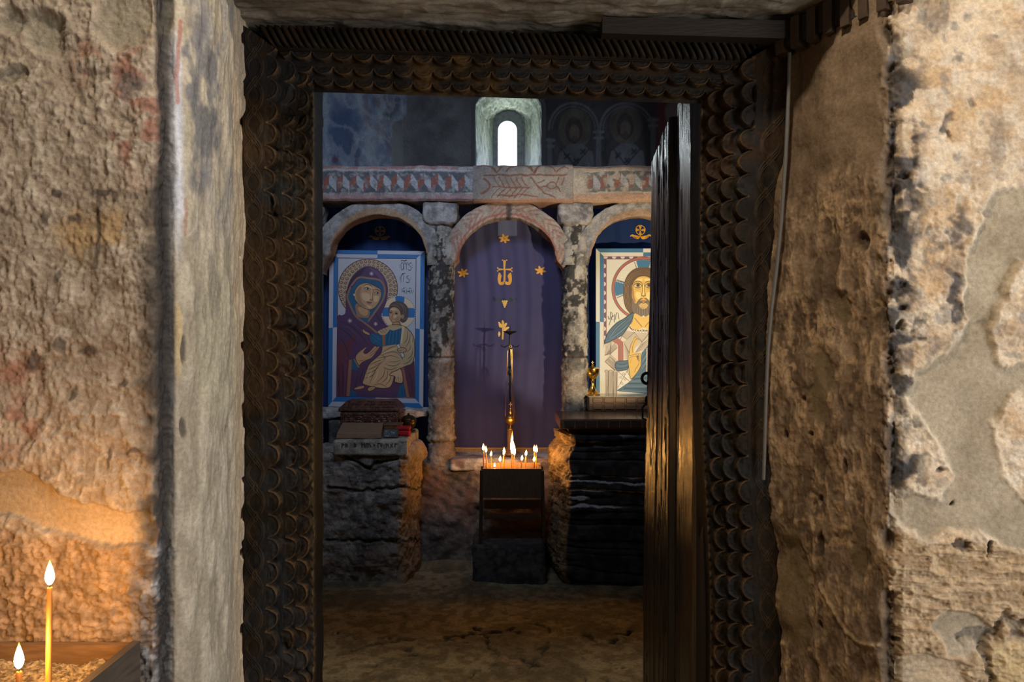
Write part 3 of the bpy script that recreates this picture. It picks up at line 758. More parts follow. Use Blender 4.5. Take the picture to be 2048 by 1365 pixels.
P[..., 1] += (fbm(P, 50, 4, 171, (.3, 1, 1)) - .5) * .004
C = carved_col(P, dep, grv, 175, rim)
C = mix(C, (.10, .055, .017), ss(.45, .62, fbm(P, 14, 4, 181)) * np.exp(-((X + .12) / .16) ** 2) * (t > .052) * .55)
B_ = P[-1:].repeat(10, 0).copy(); B_[..., 1] += np.linspace(.004, .07, 10)[:, None]; B_[..., 2] += np.linspace(.001, .032, 10)[:, None]
T_ = P[:1].copy(); T_[..., 1] = 1.80
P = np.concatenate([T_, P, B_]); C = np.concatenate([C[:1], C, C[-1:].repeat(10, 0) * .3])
grid_obj('lintel', P, C, M['carved'], frame)
b = MB(); b.box((-.62, 1.80, 0), (-.474, 1.865, 2.12)); b.box((.458, 1.80, 0), (.63, 1.865, 2.12)); b.box((-.62, 1.801, 2.045), (.63, 1.865, 2.15))
b.build('backing_beam', M['black_wood'], frame, smooth=False)

# old packing boards and the slatted batten in the upper right corner of the recess
b = MB(); b.hexa([(.20, 1.66, 2.072), (.615, 1.66, 2.060), (.615, 1.72, 2.060), (.20, 1.72, 2.072), (.20, 1.66, 2.108), (.615, 1.66, 2.100), (.615, 1.72, 2.10), (.20, 1.72, 2.108)])
o = b.build('packing_board', M['black_wood'], None, smooth=False); tag(o, 'short dark board wedged between stone slab and carved lintel, right end', 'board')
bt = empty('slatted_batten', (.64, 1.6, 2.06), label='dark ribbed wooden batten running up the right corner under the slab', cat='batten')
b = MB(); A0 = Vector((.602, 1.70, 2.052)); A1 = Vector((.80, 1.41, 2.07)); dr = (A1 - A0); nl = Vector((-.83, -.56, 0))
def obox(b, p, q, w, up0, up1, c=None):
    """board between p and q, w thick along nl, from up0 to up1 in height"""
    V = []
    for zz in (up0, up1):
        for (e, k) in ((p, 0), (q, 0), (q, 1), (p, 1)): V.append((e + nl * (w if k == 0 else -.012) + Vector((0, 0, zz))))
    b.hexa(V, c)
obox(b, A0, A1, .012, -.010, .045)
b.build('rail', M['black_wood'], bt, smooth=False)
M['wood_slat'] = mat('slat_wood', (.045, .027, .017), .6, 0, .3, 40)
for i in range(9):
    p = A0 + dr * (i / 9 + .03); q = A0 + dr * (i / 9 + .085)
    b = MB(); obox(b, p, q, .022, -.022, .046); b.build('slat', M['wood_slat'], bt, smooth=False)
# grey cable that drops from the batten along the edge of the reveal
pts = [(1579, 106, 1.66), (1577, 190, 1.66), (1571, 320, 1.655), (1563, 440, 1.655), (1553, 540, 1.66), (1543, 620, 1.665), (1536, 700, 1.672), (1532, 800, 1.675), (1529, 900, 1.678), (1527, 960, 1.682)]
b = MB(); b.tube([W(*p) for p in pts], .0042, 10); o = b.build('cable', M['steel_grey'])
tag(o, 'thin grey cable running down the edge of the brown plaster reveal', 'cable')

# ================================================================== DOOR LEAF
D0 = np.array((.470, 2.02)); D1 = np.array((.527, 2.70)); dd = (D1 - D0) / np.linalg.norm(D1 - D0); dn = np.array((-dd[1], dd[0]))
LW = np.linalg.norm(D1 - D0)
leaf = empty('door_2', (D0[0], D0[1], 0)); struct(leaf, 'dark plank door leaf swung open into the chapel, lit by candles'); leaf['category'] = 'door'
def plank(s0, s1, z0, z1, thick, seed, off=0., ragged=0.):
    u = np.linspace(s0, s1, 40); z = np.linspace(z0, z1, 520)
    U = u[:, None] + 0 * z[None, :]; Z = z[None, :] + 0 * U
    P = np.zeros(U.shape + (3,))
    base = np.zeros_like(P); base[..., 0] = U * 3; base[..., 1] = seed; base[..., 2] = Z
    g = fbm(base, 14, 5, seed, (1.6, 1, .12)); r = ridge(base, 9, 4, seed + 3, (2.2, 1, .1))
    pit = ss(.66, .74, fbm(base, 20, 4, seed + 6, (1, 1, .45)))
    k = np.clip(np.minimum((U - s0), (s1 - U)) / .006, 0, 1)
    hh = off + thick * (.75 + .25 * np.sqrt(k)) + (g - .5) * .009 - (1 - ss(.0, .3, r)) * .004 - pit * .006
    lean = -.03 * (1 - ss(.3, 2.0, Z)) * (U / LW)
    q = ragged * (fbm(base, 5, 3, seed + 8) - .5) * ss(.8, 1, (U - s0) / (s1 - s0))
    P[..., 0] = D0[0] + dd[0] * (U + q) + dn[0] * hh + lean; P[..., 1] = D0[1] + dd[1] * (U + q) + dn[1] * hh; P[..., 2] = Z
    c = mix((.007, .0042, .003), (.020, .0115, .006), ss(.3, .7, g)); c = mix(c, (.05, .05, .046), ss(.5, .75, r) * .35); c = mix(c, (.008, .006, .005), pit * .8)
    E0 = P[:1].copy(); E1 = P[-1:].copy()
    for E in (E0, E1): E[..., 0] -= dn[0] * thick * 1.2; E[..., 1] -= dn[1] * thick * 1.2
    P = np.concatenate([E0, P, E1]); c = np.concatenate([c[:1], c, c[-1:]])
    T = P[:, -1:].copy(); mid = D0[None, :] + dd[None, :] * 0
    T[..., 0] -= dn[0] * thick; T[..., 1] -= dn[1] * thick
    P = np.concatenate([P, T], 1); c = np.concatenate([c, c[:, -1:]], 1)
    return grid_obj('plank', P, c, M['leafwood'], leaf, flip=False)
plank(.0, .16, .03, 2.07, .022, 11, -.016)
plank(.165, .41, .03, 2.045, .024, 23)
plank(.414, LW, .03, 2.03, .024, 37, .003, .02)
b = MB()
for z0 in (.35, 1.75):
    V = []
    for zz in (z0, z0 + .1):
        for s0, k in ((0.02, -.022), (LW - .03, -.022), (LW - .03, -.05), (.02, -.05)):
            V.append((D0[0] + dd[0] * s0 + dn[0] * k, D0[1] + dd[1] * s0 + dn[1] * k, zz))
    b.hexa(V)
b.build('batten', M['wood_dark'], leaf, smooth=False)
hp = W(1301, 755, 2.70)
hs = MB(); hs.torus((hp[0] - .012, hp[1], hp[2] - .004), .019, .0055, 'y', 18); hs.tube([(hp[0] + .004, hp[1], hp[2] + .012), (hp[0] + .03, hp[1], hp[2] + .012), (hp[0] + .075, hp[1] - .02, hp[2] + .010)], .006, 8)
hs.tube([(hp[0] - .008, hp[1] - .003, hp[2] - .012), (hp[0] - .005, hp[1] - .004, hp[2] - .05), (hp[0] - .006, hp[1] - .004, hp[2] - .085)], [.0065, .005, .009], 8)
hs.build('hasp', M['iron'], leaf)
lp = W(1297, 820, 2.70)
b = MB(); b.lathe([(.004, .0), (.016, .004), (.02, .02), (.016, .036), (.006, .042)], (lp[0] + .004, lp[1] - .004, lp[2] + .012), 14)
b.tube([(lp[0] - .006, lp[1] - .004, lp[2] + .03), (lp[0] - .023, lp[1] - .004, lp[2] + .006), (lp[0] - .022, lp[1] - .004, lp[2] - .03), (lp[0] - .002, lp[1] - .004, lp[2] - .042), (lp[0] + .01, lp[1] - .004, lp[2] - .03), (lp[0] + .002, lp[1] - .004, lp[2] + .01)], .0035, 8)
o = b.build('padlock', M['iron']); tag(o, 'small black iron padlock with open wire shackle hanging from the door hasp', 'padlock')
# inner lining board of the doorway behind the frame, catching window light at its top
u = np.linspace(1.868, 2.015, 40); z = np.linspace(0, 2.12, 300)
P = np.zeros((40, 300, 3)); P[..., 0] = .447 + (u[:, None] - 1.868) * .03; P[..., 1] = u[:, None]; P[..., 2] = z[None, :]
g = fbm(P, 20, 5, 201, (1, 1, .12)); P[..., 0] += (g - .5) * .012
c = mix((.010, .0065, .004), (.04, .023, .01), ss(.35, .65, g)); c = mix(c, (.012, .009, .007), ss(.5, .6, u)[:, None] * 0 + ss(1.97, 1.985, u)[:, None] * (1 - ss(1.995, 2.01, u)[:, None]) * .9)
E = P[-1:].copy(); E[..., 0] += .18; E0 = P[:1].copy(); E0[..., 0] += .18
P = np.concatenate([E0, P, E]); c = np.concatenate([c[:1], c, c[-1:]])
o = grid_obj('trim_1', P, c, M['leafwood']); struct(o, 'dark timber lining of the doorway beside the open leaf')

# ================================================================== STONE SCREEN
scr = empty('stone_screen', (0, 4.9, 0), label='painted stone altar screen with three arches on slender columns', cat='altar screen')
def stone_c(P, s, a=(.19, .17, .155), b=(.36, .325, .29), soot=.5):
    n = fbm(P, 22, 5, s); m_ = fbm(P, 6, 4, s + 5)
    c = mix(a, b, ss(.35, .65, n)); c = mix(c, (.045, .04, .04), ss(.54, .68, m_) * soot)
    return mix(c, np.array(b) * 1.3, ss(.60, .75, ridge(P, 34, 4, s + 8)) * .35)
# -- architrave: three blocks with their painting
def block_front(name, px0, px1, ztop, zbot, Y0, paintf, seed):
    xa, xb = (px0 - 1024) / F * Y0, (px1 - 1024) / F * Y0
    nu = max(60, int((xb - xa) / .0042)); u = np.linspace(xa, xb, nu); nv = 84
    prof = []
    v = np.linspace(0, 1, nv)
    P = np.zeros((nu, nv, 3)); P[..., 0] = u[:, None]; P[..., 2] = zbot + (ztop - zbot) * v[None, :]; P[..., 1] = Y0
    x, y = PXY(P)
    wx = (fbm(P, 34, 4, seed) - .5) * 5; wy = (fbm(P, 34, 4, seed + 3) - .5) * 4
    C = stone_c(P, seed + 6, (.19, .175, .17), (.31, .29, .275), .35)
    C = paintf(C, x + wx, y + wy, P)
    P[..., 1] += (fbm(P, 18, 4, seed + 9) - .5) * .014 + .012 * (ss(.93, 1, v) + ss(.07, 0, v))[None, :]
    P[..., 2] += ((fbm(P, 8, 3, seed + 11) - .5) * .02)
    def back(R, dy, dz=0):
        R = R.copy(); R[..., 1] = Y0 + dy; R[..., 2] += dz; return R
    top = [back(P[:, -1:], k) for k in (.06, .24)]; bot = [back(P[:, :1], k) for k in (.24, .06)]
    Pn = np.concatenate(bot + [P] + top, 1); Cn = np.concatenate([C[:, :1]] * 2 + [C] + [C[:, -1:]] * 2, 1)
    L_ = back(Pn[:1], .24); R_ = back(Pn[-1:], .24)
    Pn = np.concatenate([L_, Pn, R_]); Cn = np.concatenate([Cn[:1], Cn, Cn[-1:]])
    return grid_obj(name, Pn, Cn, M['stone'], scr)
RED = (.23, .078, .056); DKB = (.055, .062, .072); GRY = (.34, .345, .36)
def zigzag(C, x, y, P, x0, step, yt0, yt1, yb0, yb1, fade, sx=1):
    """folded ribbon: red and pale slanted panes between a dark ground above and below"""
    inb = ss(yt0 - 1, yt0 + 1, y) * (1 - ss(yb1 - 1, yb1 + 1, y))
    C = mix(C, DKB, inb * .85 * fade)
    q = np.mod(x - x0, step) / step
    red = q < .5
    sl = np.where(red, (q / .5), (q - .5) / .5)
    hgt = yt1 - yt0
    top = np.where(red, yt0 + 4 + (1 - sl) * 14, yt0 + 4 + sl * 16)
    bot = np.where(red, yb1 - 2 - sl * 14, yb1 - 16 + sl * 14)
    pane = ss(-1, 1, y - top) * ss(-1, 1, bot - y)
    C = mix(C, RED, pane * red * .85 * fade); C = mix(C, GRY, pane * (~red) * .85 * fade)
    return C
def paint_left(C, x, y, P):
    worn = .35 + .65 * ss(.32, .48, fbm(P, 40, 4, 301))
    C = mix(C, (.31, .11, .095), ss(331, 332, y) * (1 - ss(338, 340, y)) * .65 * worn * (1 - ss(900, 930, x)))
    C = mix(C, (.42, .40, .40), ss(339, 340, y) * (1 - ss(341, 343, y)) * .6)
    inx = 1 - ss(930, 940, x + (y - 345) * -.3)
    C = zigzag(C, x, y, P, 645.5, 27.1, 344, 348, 380, 386, worn * inx)
    C = mix(C, (.33, .16, .15), ss(388, 390, y) * .6 * worn)
    C = mix(C, (.12, .07, .03), ss(398, 402, y) * .6)
    return C
def strokes(C, x, y, lst, col, a):
    for w, pts in lst: C = mix(C, col, (1 - ss(w * .5, w * 1.3, d_line(x, y, pts))) * a)
    return C
def arcp(cx, cy, rx, ry, a0, a1, n=10): return [(cx + rx * math.cos(math.radians(a0 + (a1 - a0) * i / n)), cy + ry * math.sin(math.radians(a0 + (a1 - a0) * i / n))) for i in range(n + 1)]
def paint_mid(C, x, y, P):
    C = mix(C, (.27, .21, .155), .5 * np.ones_like(x))
    r = (.17, .06, .035)
    L = [(2, [(968, 352), (1030, 351), (1080, 350), (1132, 351)]), (2.2, arcp(955, 372, 24, 16, -60, 70)), (1.6, [(985, 374), (1020, 373), (1058, 375)]),
         (1.6, [(995, 391), (1040, 388), (1075, 394)]), (1.8, [(1062, 355), (1075, 372), (1090, 388), (1110, 396)]), (1.6, arcp(1104, 372, 9, 7, 0, 360, 14)), (1.5, [(1075, 365), (1090, 362)]),
         (1.5, [(1082, 375), (1096, 372)]), (1.8, [(985, 332), (994, 347), (1002, 335)]), (1.8, [(1060, 332), (1068, 347), (1078, 333)]), (1.8, arcp(1038, 346, 26, 16, 190, 350)), (1.8, arcp(1090, 346, 20, 16, 180, 350)), (1.8, arcp(968, 346, 22, 15, 230, 350)), (1.6, arcp(1128, 350, 16, 14, 200, 300)),
         (1.5, [(1118, 355), (1112, 372), (1120, 385)]), (1.5, [(1128, 356), (1124, 372)])]
    for i in range(6): L.append((1.3, [(988 + i * 11, 355), (998 + i * 11, 372)])); L.append((1.3, [(1000 + i * 11, 376), (984 + i * 11, 394)]))
    C = strokes(C, x, y, L, r, .8)
    C = mix(C, (.33, .13, .06), ss(396, 399, y) * .6)
    return mix(C, (.14, .125, .12), (1 - ss(948, 965, x)) * .4)
def paint_right(C, x, y, P):
    worn = .15 + .75 * ss(.38, .52, fbm(P, 30, 4, 311))
    C = mix(C, (.42, .335, .24), .5 * np.ones_like(x))
    C = mix(C, (.30, .14, .08), ss(330, 333, y) * (1 - ss(337, 341, y)) * .4)
    inx = ss(1165, 1185, x)
    C = zigzag(C, x, y, P, 1172, 28, 343, 347, 378, 383, worn * inx)
    C = mix(C, (.36, .17, .08), ss(385, 388, y) * .55)
    return C
ZT, ZB = 2.507, 2.284
block_front('architrave_block', 480, 946, ZT, ZB, 4.78, paint_left, 320)
block_front('architrave_block', 946, 1146, ZT + .004, ZB - .006, 4.775, paint_mid, 330)
block_front('architrave_block', 1146, 1566, ZT + .002, ZB - .002, 4.78, paint_right, 340)

# -- columns
CX = (-.462, .409, -1.333, 1.28)
def column(cx, seed, dark):
    root = empty('column', (cx, 4.9, .58)); root.parent = scr; root.matrix_parent_inverse = world_of(scr).inverted()
    nA, nZ = 72, 420
    z = np.linspace(.585, 2.16, nZ); a = np.linspace(0, 2 * math.pi, nA)
    r = np.full(nZ, .083)
    def px2z(y): return CH - (y - 682.5) / F * 4.83
    r = r + .012 * np.exp(-((z - px2z(880)) / .018) ** 2) - .010 * np.exp(-((z - px2z(887)) / .010) ** 2) + .012 * (1 - ss(px2z(918), px2z(890), z))
    r = r - .008 * np.exp(-((z - px2z(715)) / .006) ** 2) - .007 * np.exp(-((z - px2z(528)) / .02) ** 2) + .015 * np.exp(-((z - px2z(512)) / .02) ** 2)
    P = np.zeros((nA, nZ, 3)); A = a[:, None]; P[..., 0] = cx + r * np.cos(A); P[..., 1] = 4.9 + r * np.sin(A) * .95; P[..., 2] = z[None, :]
    nn = np.stack([np.cos(A) + 0 * z, np.sin(A) + 0 * z, 0 * A + 0 * z], -1)
    d = (fbm(P, 14, 4, seed) - .5) * .022 + (fbm(P, 42, 5, seed + 2) - .5) * .020
    P = P + nn * d[..., None]
    C = stone_c(P, seed + 4, (.18, .16, .14), (.38, .335, .285), .35)
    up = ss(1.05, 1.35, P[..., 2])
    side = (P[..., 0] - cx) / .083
    soot = ss(.36, .46, fbm(P, 14, 6, seed + 7, (1, 1, .5)) - dark * side * .16 - .04 * (1 - ss(1.2, 1.9, P[..., 2]))) * up  # soot, weighted leftward so the column's unlit side is painted darker
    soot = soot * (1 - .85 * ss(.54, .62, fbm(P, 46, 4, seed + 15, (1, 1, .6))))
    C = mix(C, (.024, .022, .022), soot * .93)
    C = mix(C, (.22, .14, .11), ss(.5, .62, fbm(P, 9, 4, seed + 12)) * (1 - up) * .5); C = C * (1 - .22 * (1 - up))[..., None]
    C = mix(C, (.05, .03, .025), (np.exp(-((P[..., 2] - px2z(715)) / .006) ** 2)) * .8)
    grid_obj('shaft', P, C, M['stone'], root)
    # capital: twin buds below, flared block above
    def capd(V, Nn): return (fbm(V, 16, 4, seed + 20) - .5) * .03
    def capc(V, Nn, h): return stone_c(V, seed + 22, (.17, .155, .15), (.33, .30, .28), .35)
    def warp(V):
        V = V.copy(); t = (V[:, 2] - 2.13) / (2.292 - 2.13); k = .86 + .14 * ss(0, .55, t) - .10 * (t < .12)
        V[:, 0] = cx + (V[:, 0] - cx) * k; return V
    rock('capital', (cx - .112, 4.80, 2.135), (cx + .112, 5.0, 2.292), (26, 26, 24), .03, capd, capc, M['stone'], root, warp)
    for sx in (-.040, .040):
        nA2, nZ2 = 20, 24
        zz = np.linspace(1.88, 2.15, nZ2); rr = .046 + .006 * np.sin((zz - 1.88) * 20); aa = np.linspace(0, 2 * math.pi, nA2)
        Pb = np.zeros((nA2, nZ2, 3)); Pb[..., 0] = cx + sx + rr * np.cos(aa[:, None]); Pb[..., 1] = 4.868 + rr * np.sin(aa[:, None]); Pb[..., 2] = zz
        Pb += ((fbm(Pb, 18, 4, seed + 30) - .5) * .022)[..., None] * np.stack([np.cos(aa)[:, None] + 0 * zz, np.sin(aa)[:, None] + 0 * zz, 0 * aa[:, None] + 0 * zz], -1)
        Cb = stone_c(Pb, seed + 33, (.11, .10, .09), (.30, .27, .24), .7)
        grid_obj('neck_moulding', Pb, Cb, M['stone'], root)
column(CX[0], 401, .6); column(CX[1], 431, 1.4); column(CX[2], 461, .5); column(CX[3], 481, .5)
# -- arches
def arch(cx, hw, zs, hin, th, seed, painted):
    n, m_ = 150, 16
    a = np.linspace(math.pi + .16, -.16, n)
    secs = []
    # section outline: inner front, face, outer front, outer back, inner back
    sec = [(0, 1)] + [(0, .8 - .8 * k / 3) for k in range(4)] + [(k / 14, 0) for k in range(1, 15)] + [(1, 1)]
    P = np.zeros((n, len(sec), 3))
    for j, (rr, yy) in enumerate(sec):
        ca, sa = np.cos(a), np.sin(a)
        low_ = 1 - ss(-.16, .12, np.minimum(a, math.pi - a))
        rr = rr + (1 - rr) * low_ * .75
        P[:, j, 0] = cx + (hw + rr * th) * ca
        P[:, j, 2] = np.where(sa > 0, zs + (hin + rr * th * 1.0) * sa, zs + .62 * sa)
        P[:, j, 1] = 4.83 + .15 * yy
    d = fbm(P, 9, 4, seed) - .5; e = fbm(P, 40, 4, seed + 2) - .5
    dr = np.stack([np.cos(a), 0 * a, np.sin(a)], -1)[:, None, :]
    kk = (1 - .8 * low_)[:, None]; P = P + dr * (d * .035 * kk)[..., None]; P[..., 1] += (d * .03 + e * .012) * kk + low_[:, None] * .075
    C = stone_c(P, seed + 5, (.16, .148, .14), (.30, .28, .268), .35)
    if painted:
        C = mix(C, (.30, .235, .19), .5 * np.ones(C.shape[:2]))
        A = np.degrees(a)[:, None] + 0 * P[..., 0]; R = (np.hypot(P[..., 0] - cx, (P[..., 2] - zs)) - hw) / th
        for k0 in (10, 40, 70, 95, 125, 155):
            sg = 1 if k0 < 90 else -1
            stem = 1 - ss(.04, .10, np.abs(R - .5 + .15 * np.sin(np.radians(A * 6)))); 
            vein = 1 - ss(.8, 1.9, np.abs(np.mod(A + sg * np.abs(R - .5) * 26 + k0, 7.5) - 3.75))
            zone = (1 - ss(11, 13, np.abs(A - k0)))
            C = mix(C, (.20, .07, .045), np.maximum(stem * .6, vein) * zone * .7)
        C = mix(C, (.24, .06, .035), (1 - ss(.04, .1, np.abs(R - .06))) * .7)
        C = mix(C, (.03, .028, .026), (1 - ss(1.5, 4, np.abs(A - 88))) * .85)
    else:
        C = mix(C, (.33, .17, .06), (1 - ss(.02, .12, (np.hypot(P[..., 0] - cx, P[..., 2] - zs) - hw) / th)) * .6)  # warm light on the arch underside put into the colour
    grid_obj('arch', P, C, M['stone'], scr, flip=False)
def pz(y, Y=4.83): return CH - (y - 682.5) / F * Y
def pxx(x, Y=4.83): return (x - 1024) / F * Y
arch(pxx(1014), pxx(1014 + 100) - pxx(1014), pz(530), pz(433) - pz(530), .103, 501, True)
arch(pxx(757), pxx(757 + 98) - pxx(757), pz(515), pz(430) - pz(515), .098, 511, False)
arch(pxx(1281), pxx(1281 + 100) - pxx(1281), pz(520), pz(431) - pz(520), .100, 521, False)
# -- sill wall below
def sd(V, Nn): return (fbm(V, 5, 4, 531) - .5) * .10 + (fbm(V, 20, 4, 532) - .5) * .035
def sc(V, Nn, h):
    c = stone_c(V, 533, (.10, .08, .072), (.22, .18, .16), .55)
    return mix(c, (.20, .105, .08), ss(.48, .62, fbm(V, 6, 4, 536)) * .6)
rock('sill_wall', (-1.74, 4.80, -.05), (1.74, 5.12, .60), (300, 40, 80), .03, sd, sc, M['stone'], scr)
def lc(V, Nn, h): 
    c = stone_c(V, 543, (.30, .29, .31), (.50, .49, .52), .2); return mix(c, (.17, .08, .05), ss(.5, .6, fbm(V, 8, 4, 544)) * .7)
rock('ledge', (-.40, 4.79, .555), (.345, 5.12, .636), (110, 40, 20), .02, lambda V, Nn: (fbm(V, 10, 4, 541) - .5) * .03, lc, M['stone'], scr)

# ================================================================== CURTAINS
def curtain(name, x0, x1, z0, z1, Y0, m, amp, per, label, seed, fringe=False):
    u = np.linspace(x0, x1, 170); z = np.linspace(z0, z1, 120)
    def yf(x, zz):
        x = np.asarray(x, float); zz = np.asarray(zz, float)
        q = x + .02 * np.sin(zz * 2.3 + seed) + .012 * np.sin(zz * 5 + seed * 2)
        gather = .45 + .55 * ss(z0 + .2, z1, zz)
        return Y0 + amp * gather * (np.sin(q * 2 * math.pi / per + seed) + .55 * np.sin(q * 2 * math.pi / (per * .46) + 2.1 * seed) + .3 * np.sin(q * 2 * math.pi / (per * 2.7)))
    P = np.zeros((170, 120, 3)); P[..., 0] = u[:, None]; P[..., 2] = z[None, :]; P[..., 1] = yf(u[:, None], z[None, :])
    o = grid_obj(name, P, np.ones(P.shape), m); tag(o, label, 'curtain')
    if fringe:
        b = MB()
        for xx in np.arange(x0, x1, .006):
            yy = float(yf(xx, z0)); jx = random.uniform(-.0015, .0015)
            b.tube([(xx, yy - .004, z0 + .012), (xx + jx, yy - .006, z0 - .014), (xx + jx * 2, yy - .005 - random.random() * .004, z0 - .036 - random.random() * .006)], .0026, 5)
        b.tube([(xx, float(yf(xx, z0)) - .004, z0 + .010) for xx in np.linspace(x0, x1, 90)], .005, 6)
        b.build('fringe', M['fringe'], o)
    return o, yf
YC = 5.09
cz0 = CH - (900 - 682.5) / F * YC
cur, cy = curtain('curtain', -.43, .36, cz0, 2.37, YC, M['violet_cloth'], .013, .19, 'violet blue curtain with gold embroidery in the middle arch', 1.3, True)
curL, cyL = curtain('curtain', -1.30, -.46, .66, 2.37, 5.16, M['blue_cloth'], .012, .21, 'deep blue curtain in the arch behind the mother and child icon', 2.2)
curR, cyR = curtain('curtain', .42, 1.26, .75, 2.37, 5.16, M['blue_cloth'], .012, .21, 'deep blue curtain behind the icon of the bearded man', .6)
GOLD = (.62, .30, .045); GOLDL = (.70, .42, .10)
def on_curtain(yf, Y): 
    def place(x, y, k):
        X = (x - 1024) / F * Y; Z = CH - (y - 682.5) / F * Y
        return (X, float(yf(X, Z)) - .0035 - k * 5e-5, Z)
    return place
def new(): return Paint(on_curtain(cy, YC))
def flower(cx, cy_, r):
    p = new()
    for k in range(6):
        a = math.radians(60 * k + 15); tx, ty = cx + r * 1.35 * math.cos(a), cy_ + r * math.sin(a) * 1.1
        p.line([(cx, cy_), ((cx + tx) / 2, (cy_ + ty) / 2 + .4), (tx, ty)], r * .55, GOLD, True, True)
    p.circ(cx, cy_, r * .55, GOLD); p.circ(cx, cy_, r * .25, (.06, .03, .02)); p.build('embroidered_flower', M['thread'], cur)
flower(1008.5, 478, 8.5); flower(926, 546, 8.5); flower(1081, 541, 8.5)
def GX(a, b_): return (900 + a / 4.404, 390 + b_ / 4.404)
def gl(*q): return [GX(*k) for k in q]
p = new()
p.poly(gl((470, 580), (492, 580), (486, 655), (490, 660), (488, 770), (470, 770), (474, 660), (472, 655)), GOLD)
p.poly(gl((425, 648), (425, 668), (475, 664), (490, 664), (540, 668), (540, 648), (490, 654), (475, 654)), GOLD)
for q in ((463, 578), (499, 578), (420, 645), (420, 672), (545, 645), (545, 672)): p.circ(*GX(*q), 1.5, GOLD, n=10)
p.blob(gl((432, 685), (420, 740), (430, 785), (455, 797), (478, 785), (470, 765), (450, 770), (448, 745), (455, 715)), GOLD); p.blob(gl((535, 685), (545, 740), (535, 785), (508, 797), (485, 785), (492, 765), (512, 770), (516, 745), (508, 715)), GOLD)
p.build('embroidered_cross', M['thread'], cur); p = new()
p.line(gl((385, 905), (405, 930), (430, 912), (455, 935), (480, 918), (505, 935), (530, 912), (555, 932), (590, 910)), 3, (.02, .03, .04)); p.line(gl((385, 930), (430, 935), (480, 938), (540, 935), (592, 928)), 2, (.02, .035, .045))
p.build('embroidered_garland', M['thread'], cur); p = new()
for i, j in ((0, 0), (-9, 0), (9, 0), (-14, -13), (14, -13), (0, -13), (-5, 13), (5, 13), (0, 26)): p.circ(*GX(482 + i * 1.25, 955 + j * 1.25), 2.0, GOLDL, n=10)
p.build('embroidered_grapes', M['thread'], cur); p = new()
p.line(gl((463, 1275), (466, 1200), (465, 1150)), 3.4, GOLDL)
for q in (((465, 1180), (466, 1130), (462, 1105)), ((462, 1170), (445, 1150), (428, 1120)), ((470, 1190), (485, 1150), (500, 1130)), ((470, 1210), (495, 1180), (522, 1168))): p.line(gl(*q), 5, GOLDL, True, True)
p.blob(gl((430, 1120), (445, 1135), (462, 1150), (450, 1170), (432, 1160)), GOLDL); p.blob(gl((432, 1202), (444, 1225), (432, 1252), (424, 1228)), GOLDL)
p.build('embroidered_plant', M['thread'], cur)
def emblem(cx, cy_, yf, par, g):
    p = Paint(on_curtain(yf, 5.16))
    p.ring(cx, cy_, 9.5, 1.6, g); 
    for k in range(4):
        a = math.pi / 2 * k; d = (math.cos(a), math.sin(a)); e = (-d[1], d[0])
        p.poly([(cx + d[0] * 1 + e[0] * .8, cy_ + d[1] * 1 + e[1] * .8), (cx + d[0] * 9 + e[0] * 3.4, cy_ + d[1] * 9 + e[1] * 3.4), (cx + d[0] * 9 - e[0] * 3.4, cy_ + d[1] * 9 - e[1] * 3.4), (cx + d[0] * 1 - e[0] * .8, cy_ + d[1] * 1 - e[1] * .8)], g)
    for s_ in (-1, 1):
        p.blob([(cx + s_ * q[0], cy_ + q[1]) for q in ((1, 13), (6, 11.5), (12, 11), (17, 9.5), (21, 12), (20, 14), (17, 13), (14, 16.5), (8, 18.5), (3, 17.5))], g)
        for k in range(4): p.line([(cx + s_ * (5 + k * 3.2), cy_ + 12.5), (cx + s_ * (4 + k * 3.2), cy_ + 16.5)], .8, (.25, .12, .02), False)
    p.poly([(cx - 1, cy_ + 9), (cx + 1, cy_ + 9), (cx + 1, cy_ + 14), (cx - 1, cy_ + 14)], g)
    p.build('embroidered_emblem', M['thread'], par)
emblem(760, 462, cyL, curL, (.60, .36, .13)); emblem(1281, 460, cyR, curR, (.72, .36, .03))
